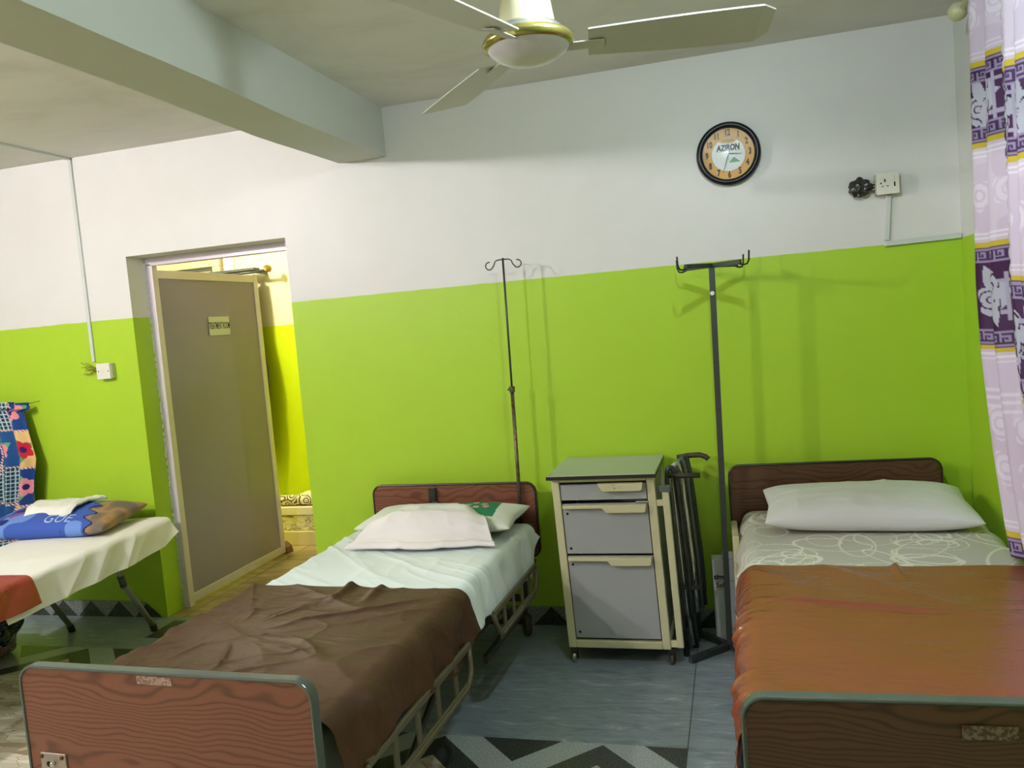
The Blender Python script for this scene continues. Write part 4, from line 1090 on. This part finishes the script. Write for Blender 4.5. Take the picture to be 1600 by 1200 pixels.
def curtain(nm, y_edge, y_far, x0, label, parent_rod=None, zs=0., amp=.035, freq=46, z0=.665, z1=2.66, nu=300, nv=520, flat=.06):
    U, V = np.meshgrid(np.linspace(0, 1, nu), np.linspace(0, 1, nv))
    Z = z1+(z0-z1)*V
    lean = np.interp(Z, [.6, .75, 1.0, 1.35, 1.6, 2.7], [-.36, -.27, -.16, -.05, -.01, 0])
    yy = y_edge+lean+(y_far-y_edge)*U*(1-.08*V)
    sc = .022*np.abs(np.sin(Z*PI/.052))                # scalloped leading edge
    yy = yy+sc*sst(.05, 0, U) 
    ph = U*freq+1.2*np.sin(V*2.2)
    xx = x0+amp*np.sin(ph)*sst(0, flat, U)*(.8+.3*V)+.012*np.sin(ph*.37+2)-.018*sst(flat, 0, U)
    P = np.stack([xx, yy, Z+.004*np.sin(ph*.5)], -1)
    o = grid_obj(nm, P, CURM, cols=curtcol(U*1.3, Z, zs), thick=.0015)
    if label: tag(o, label, 'curtain')
    return o
curtain('window_curtain', -.585, -1.33, 1.618, 'purple and pale lilac floral curtain with gold bands, at the right wall', amp=.042, freq=27)
curtain('window_curtain', -1.185, -1.9, 1.552, 'second lilac curtain panel hanging nearest at the right picture edge', zs=-.13, amp=.020, freq=52, flat=.10, z0=.72)
rod = empty('curtain_rod', (1.618, -.50, 2.665), 0, 'pale curtain rod with round knob end above the purple curtain', 'curtain rod')
obj('rod', tube(bmesh.new(), [(0, 0.03, 0), (0, -1.6, 0)], .012, 12), MT['fancream'], rod, smooth=True)
bm = bmesh.new(); bmesh.ops.create_uvsphere(bm, u_segments=24, v_segments=16, radius=.036)
for v in bm.verts: v.co += Vector((-.012, .045, -.005))
obj('finial', bm, plain('finial_enamel', (206, 202, 162), .4), rod, smooth=True)
bm = bmesh.new(); bx(bm, -.006, .082, -.075, -.055, -.008, .008); bx(bm, .076, .082, -.09, -.04, -.03, .03)
obj('bracket', bm, MT['fancream'], rod)

# ================================================================ TREATMENT ROOM THINGS (seen through the door)
pf = empty('low_bench', (-2.35, 1.9, 0), 0, 'low cream tiled bench seen through the door behind it', 'bench')
obj('base', box(-.60, .60, -.38, .30, 0, .112), plain('bench_base', (226, 208, 150), .5), pf, bevel=.004)
def zebra():
    s = NT('zebra_print', .8); p = s.pos()
    f = s.noise(3.0, 2, s.scaled(p, (3.0, 1, 14), (0, .5, 0)), .5, 1.4)
    s.link(s.ramp(f, [(.47, lin((240, 228, 180))), (.495, lin((150, 132, 80))), (.53, lin((130, 110, 66))), (.56, lin((240, 228, 180)))]), s.b.inputs['Base Color']); return s.m
tag(obj('folded_blanket', prism(bmesh.new(), rrect(-2.94, -1.78, .114, .238, .02, 4), 1.54, 2.15), zebra(), bevel=.004), 'cream blanket with thin dark streaks on the bench beyond the door', 'blanket')
tag(obj('thin_mattress', prism(bmesh.new(), rrect(-2.95, -1.77, .240, .302, .015, 4), 1.53, 2.16), plain('cream_ticking', (246, 234, 196), .8), bevel=.004), 'thin cream mattress on top of the streaked blanket beyond the door', 'mattress')
def rollm():
    s = NT('patterned_roll', .8); p = s.pos()
    vo = s.t.nodes.new('ShaderNodeTexVoronoi'); vo.inputs['Scale'].default_value = 13; s.link(p, vo.inputs['Vector'])
    x = s.xyz(p)[0]; d = s.math('SINE', s.math('MULTIPLY', vo.outputs['Distance'], 26.))
    s.link(s.mix(s.math('GREATER_THAN', d, .0), lin((232, 220, 176)), lin((96, 86, 64))), s.b.inputs['Base Color']); return s.m
bm = bmesh.new(); tube(bm, [(-2.96, 1.60, .345), (-2.4, 1.60, .346), (-1.80, 1.60, .345)], .042, 20)
tag(obj('rolled_blanket', bm, rollm(), smooth=True), 'rolled blanket with dark pattern lying along the thin cream mattress', 'blanket')
tag(obj('door_stop', prism(bmesh.new(), [(-2.78, 0), (-2.655, 0), (-2.665, .045), (-2.70, .078), (-2.78, .080)], 1.30, 1.38), MT['brick'], bevel=.004), 'small brown block on the floor behind the open grey door', 'block')
rd = empty('curtain_rod', (-3.10, 2.14, 2.215), 0, 'brass curtain rod with ringed knob seen above the open door', 'curtain rod')
obj('rod', tube(bmesh.new(), [(-.62, .0, .0), (.0, 0, 0)], .014, 12), MT['darksteel'], rd, smooth=True)
brass = plain('brass', (168, 136, 64), .3, .7)
obj('rod_end', tube(bmesh.new(), [(-.10, 0, 0), (.0, -.0, 0)], .013, 12), brass, rd, smooth=True)
obj('finial', lathe(bmesh.new(), [(0, .05), (.012, .048), (.028, .045), (.036, .036), (.036, .028), (.022, .022), (.020, .010), (.014, 0), (.013, -.02)], 24, Matrix.Rotation(math.radians(55), 4, 'Y') @ Matrix.Rotation(math.radians(35), 4, 'X')), brass, rd, smooth=True)
bm = bmesh.new(); bx(bm, -.115, -.095, -.01, .155, -.014, .014); bx(bm, -.62, -.105, -.03, .06, .015, .035); obj('bracket', bm, MT['darksteel'], rd)
U, V = np.meshgrid(np.linspace(0, 1, 60), np.linspace(0, 1, 80))
xr = np.interp(V, [0, .15, .25, .5, .75, 1], [-3.21, -3.20, -3.21, -3.165, -3.19, -3.26]); X = -3.7+(xr+3.7)*U
P = np.stack([X, 2.14+.03*np.sin(U*30), 2.19-V*1.65], -1)
tag(grid_obj('hanging_curtain', P, MT['darkcloth'], thick=.002), 'dark curtain on the brass rod, showing past the edge of the door', 'curtain')

# every separate piece of these small fittings is a part of its own
def split_loose(o):
    bm = bmesh.new(); bm.from_mesh(o.data); bm.verts.ensure_lookup_table(); seen = set(); groups = []
    for v in bm.verts:
        if v.index in seen: continue
        st_ = [v]; g_ = set()
        while st_:
            a = st_.pop()
            if a.index in g_: continue
            g_.add(a.index); st_.extend(e.other_vert(a) for e in a.link_edges)
        seen |= g_; groups.append(g_)
    if len(groups) < 2: bm.free(); return
    for g_ in groups:
        b_ = bm.copy(); b_.verts.ensure_lookup_table()
        bmesh.ops.delete(b_, geom=[v for v in b_.verts if v.index not in g_], context='VERTS')
        me = bpy.data.meshes.new(o.name); b_.to_mesh(me); b_.free()
        n = o.copy(); n.data = me; C.objects.link(n)
        for m_ in o.data.materials:
            if m_.name not in me.materials: me.materials.append(m_)
    bm.free(); bpy.data.objects.remove(o)
for nm in ('lift_linkage', 'pin_hole', 'screw', 'rivet', 'slot', 'crank_rod', 'wire', 'hinge', 'loose_wires', 'print_line'):
    for o in [q for q in scene.objects if q.name.split('.')[0] == nm and q.type == 'MESH']: split_loose(o)
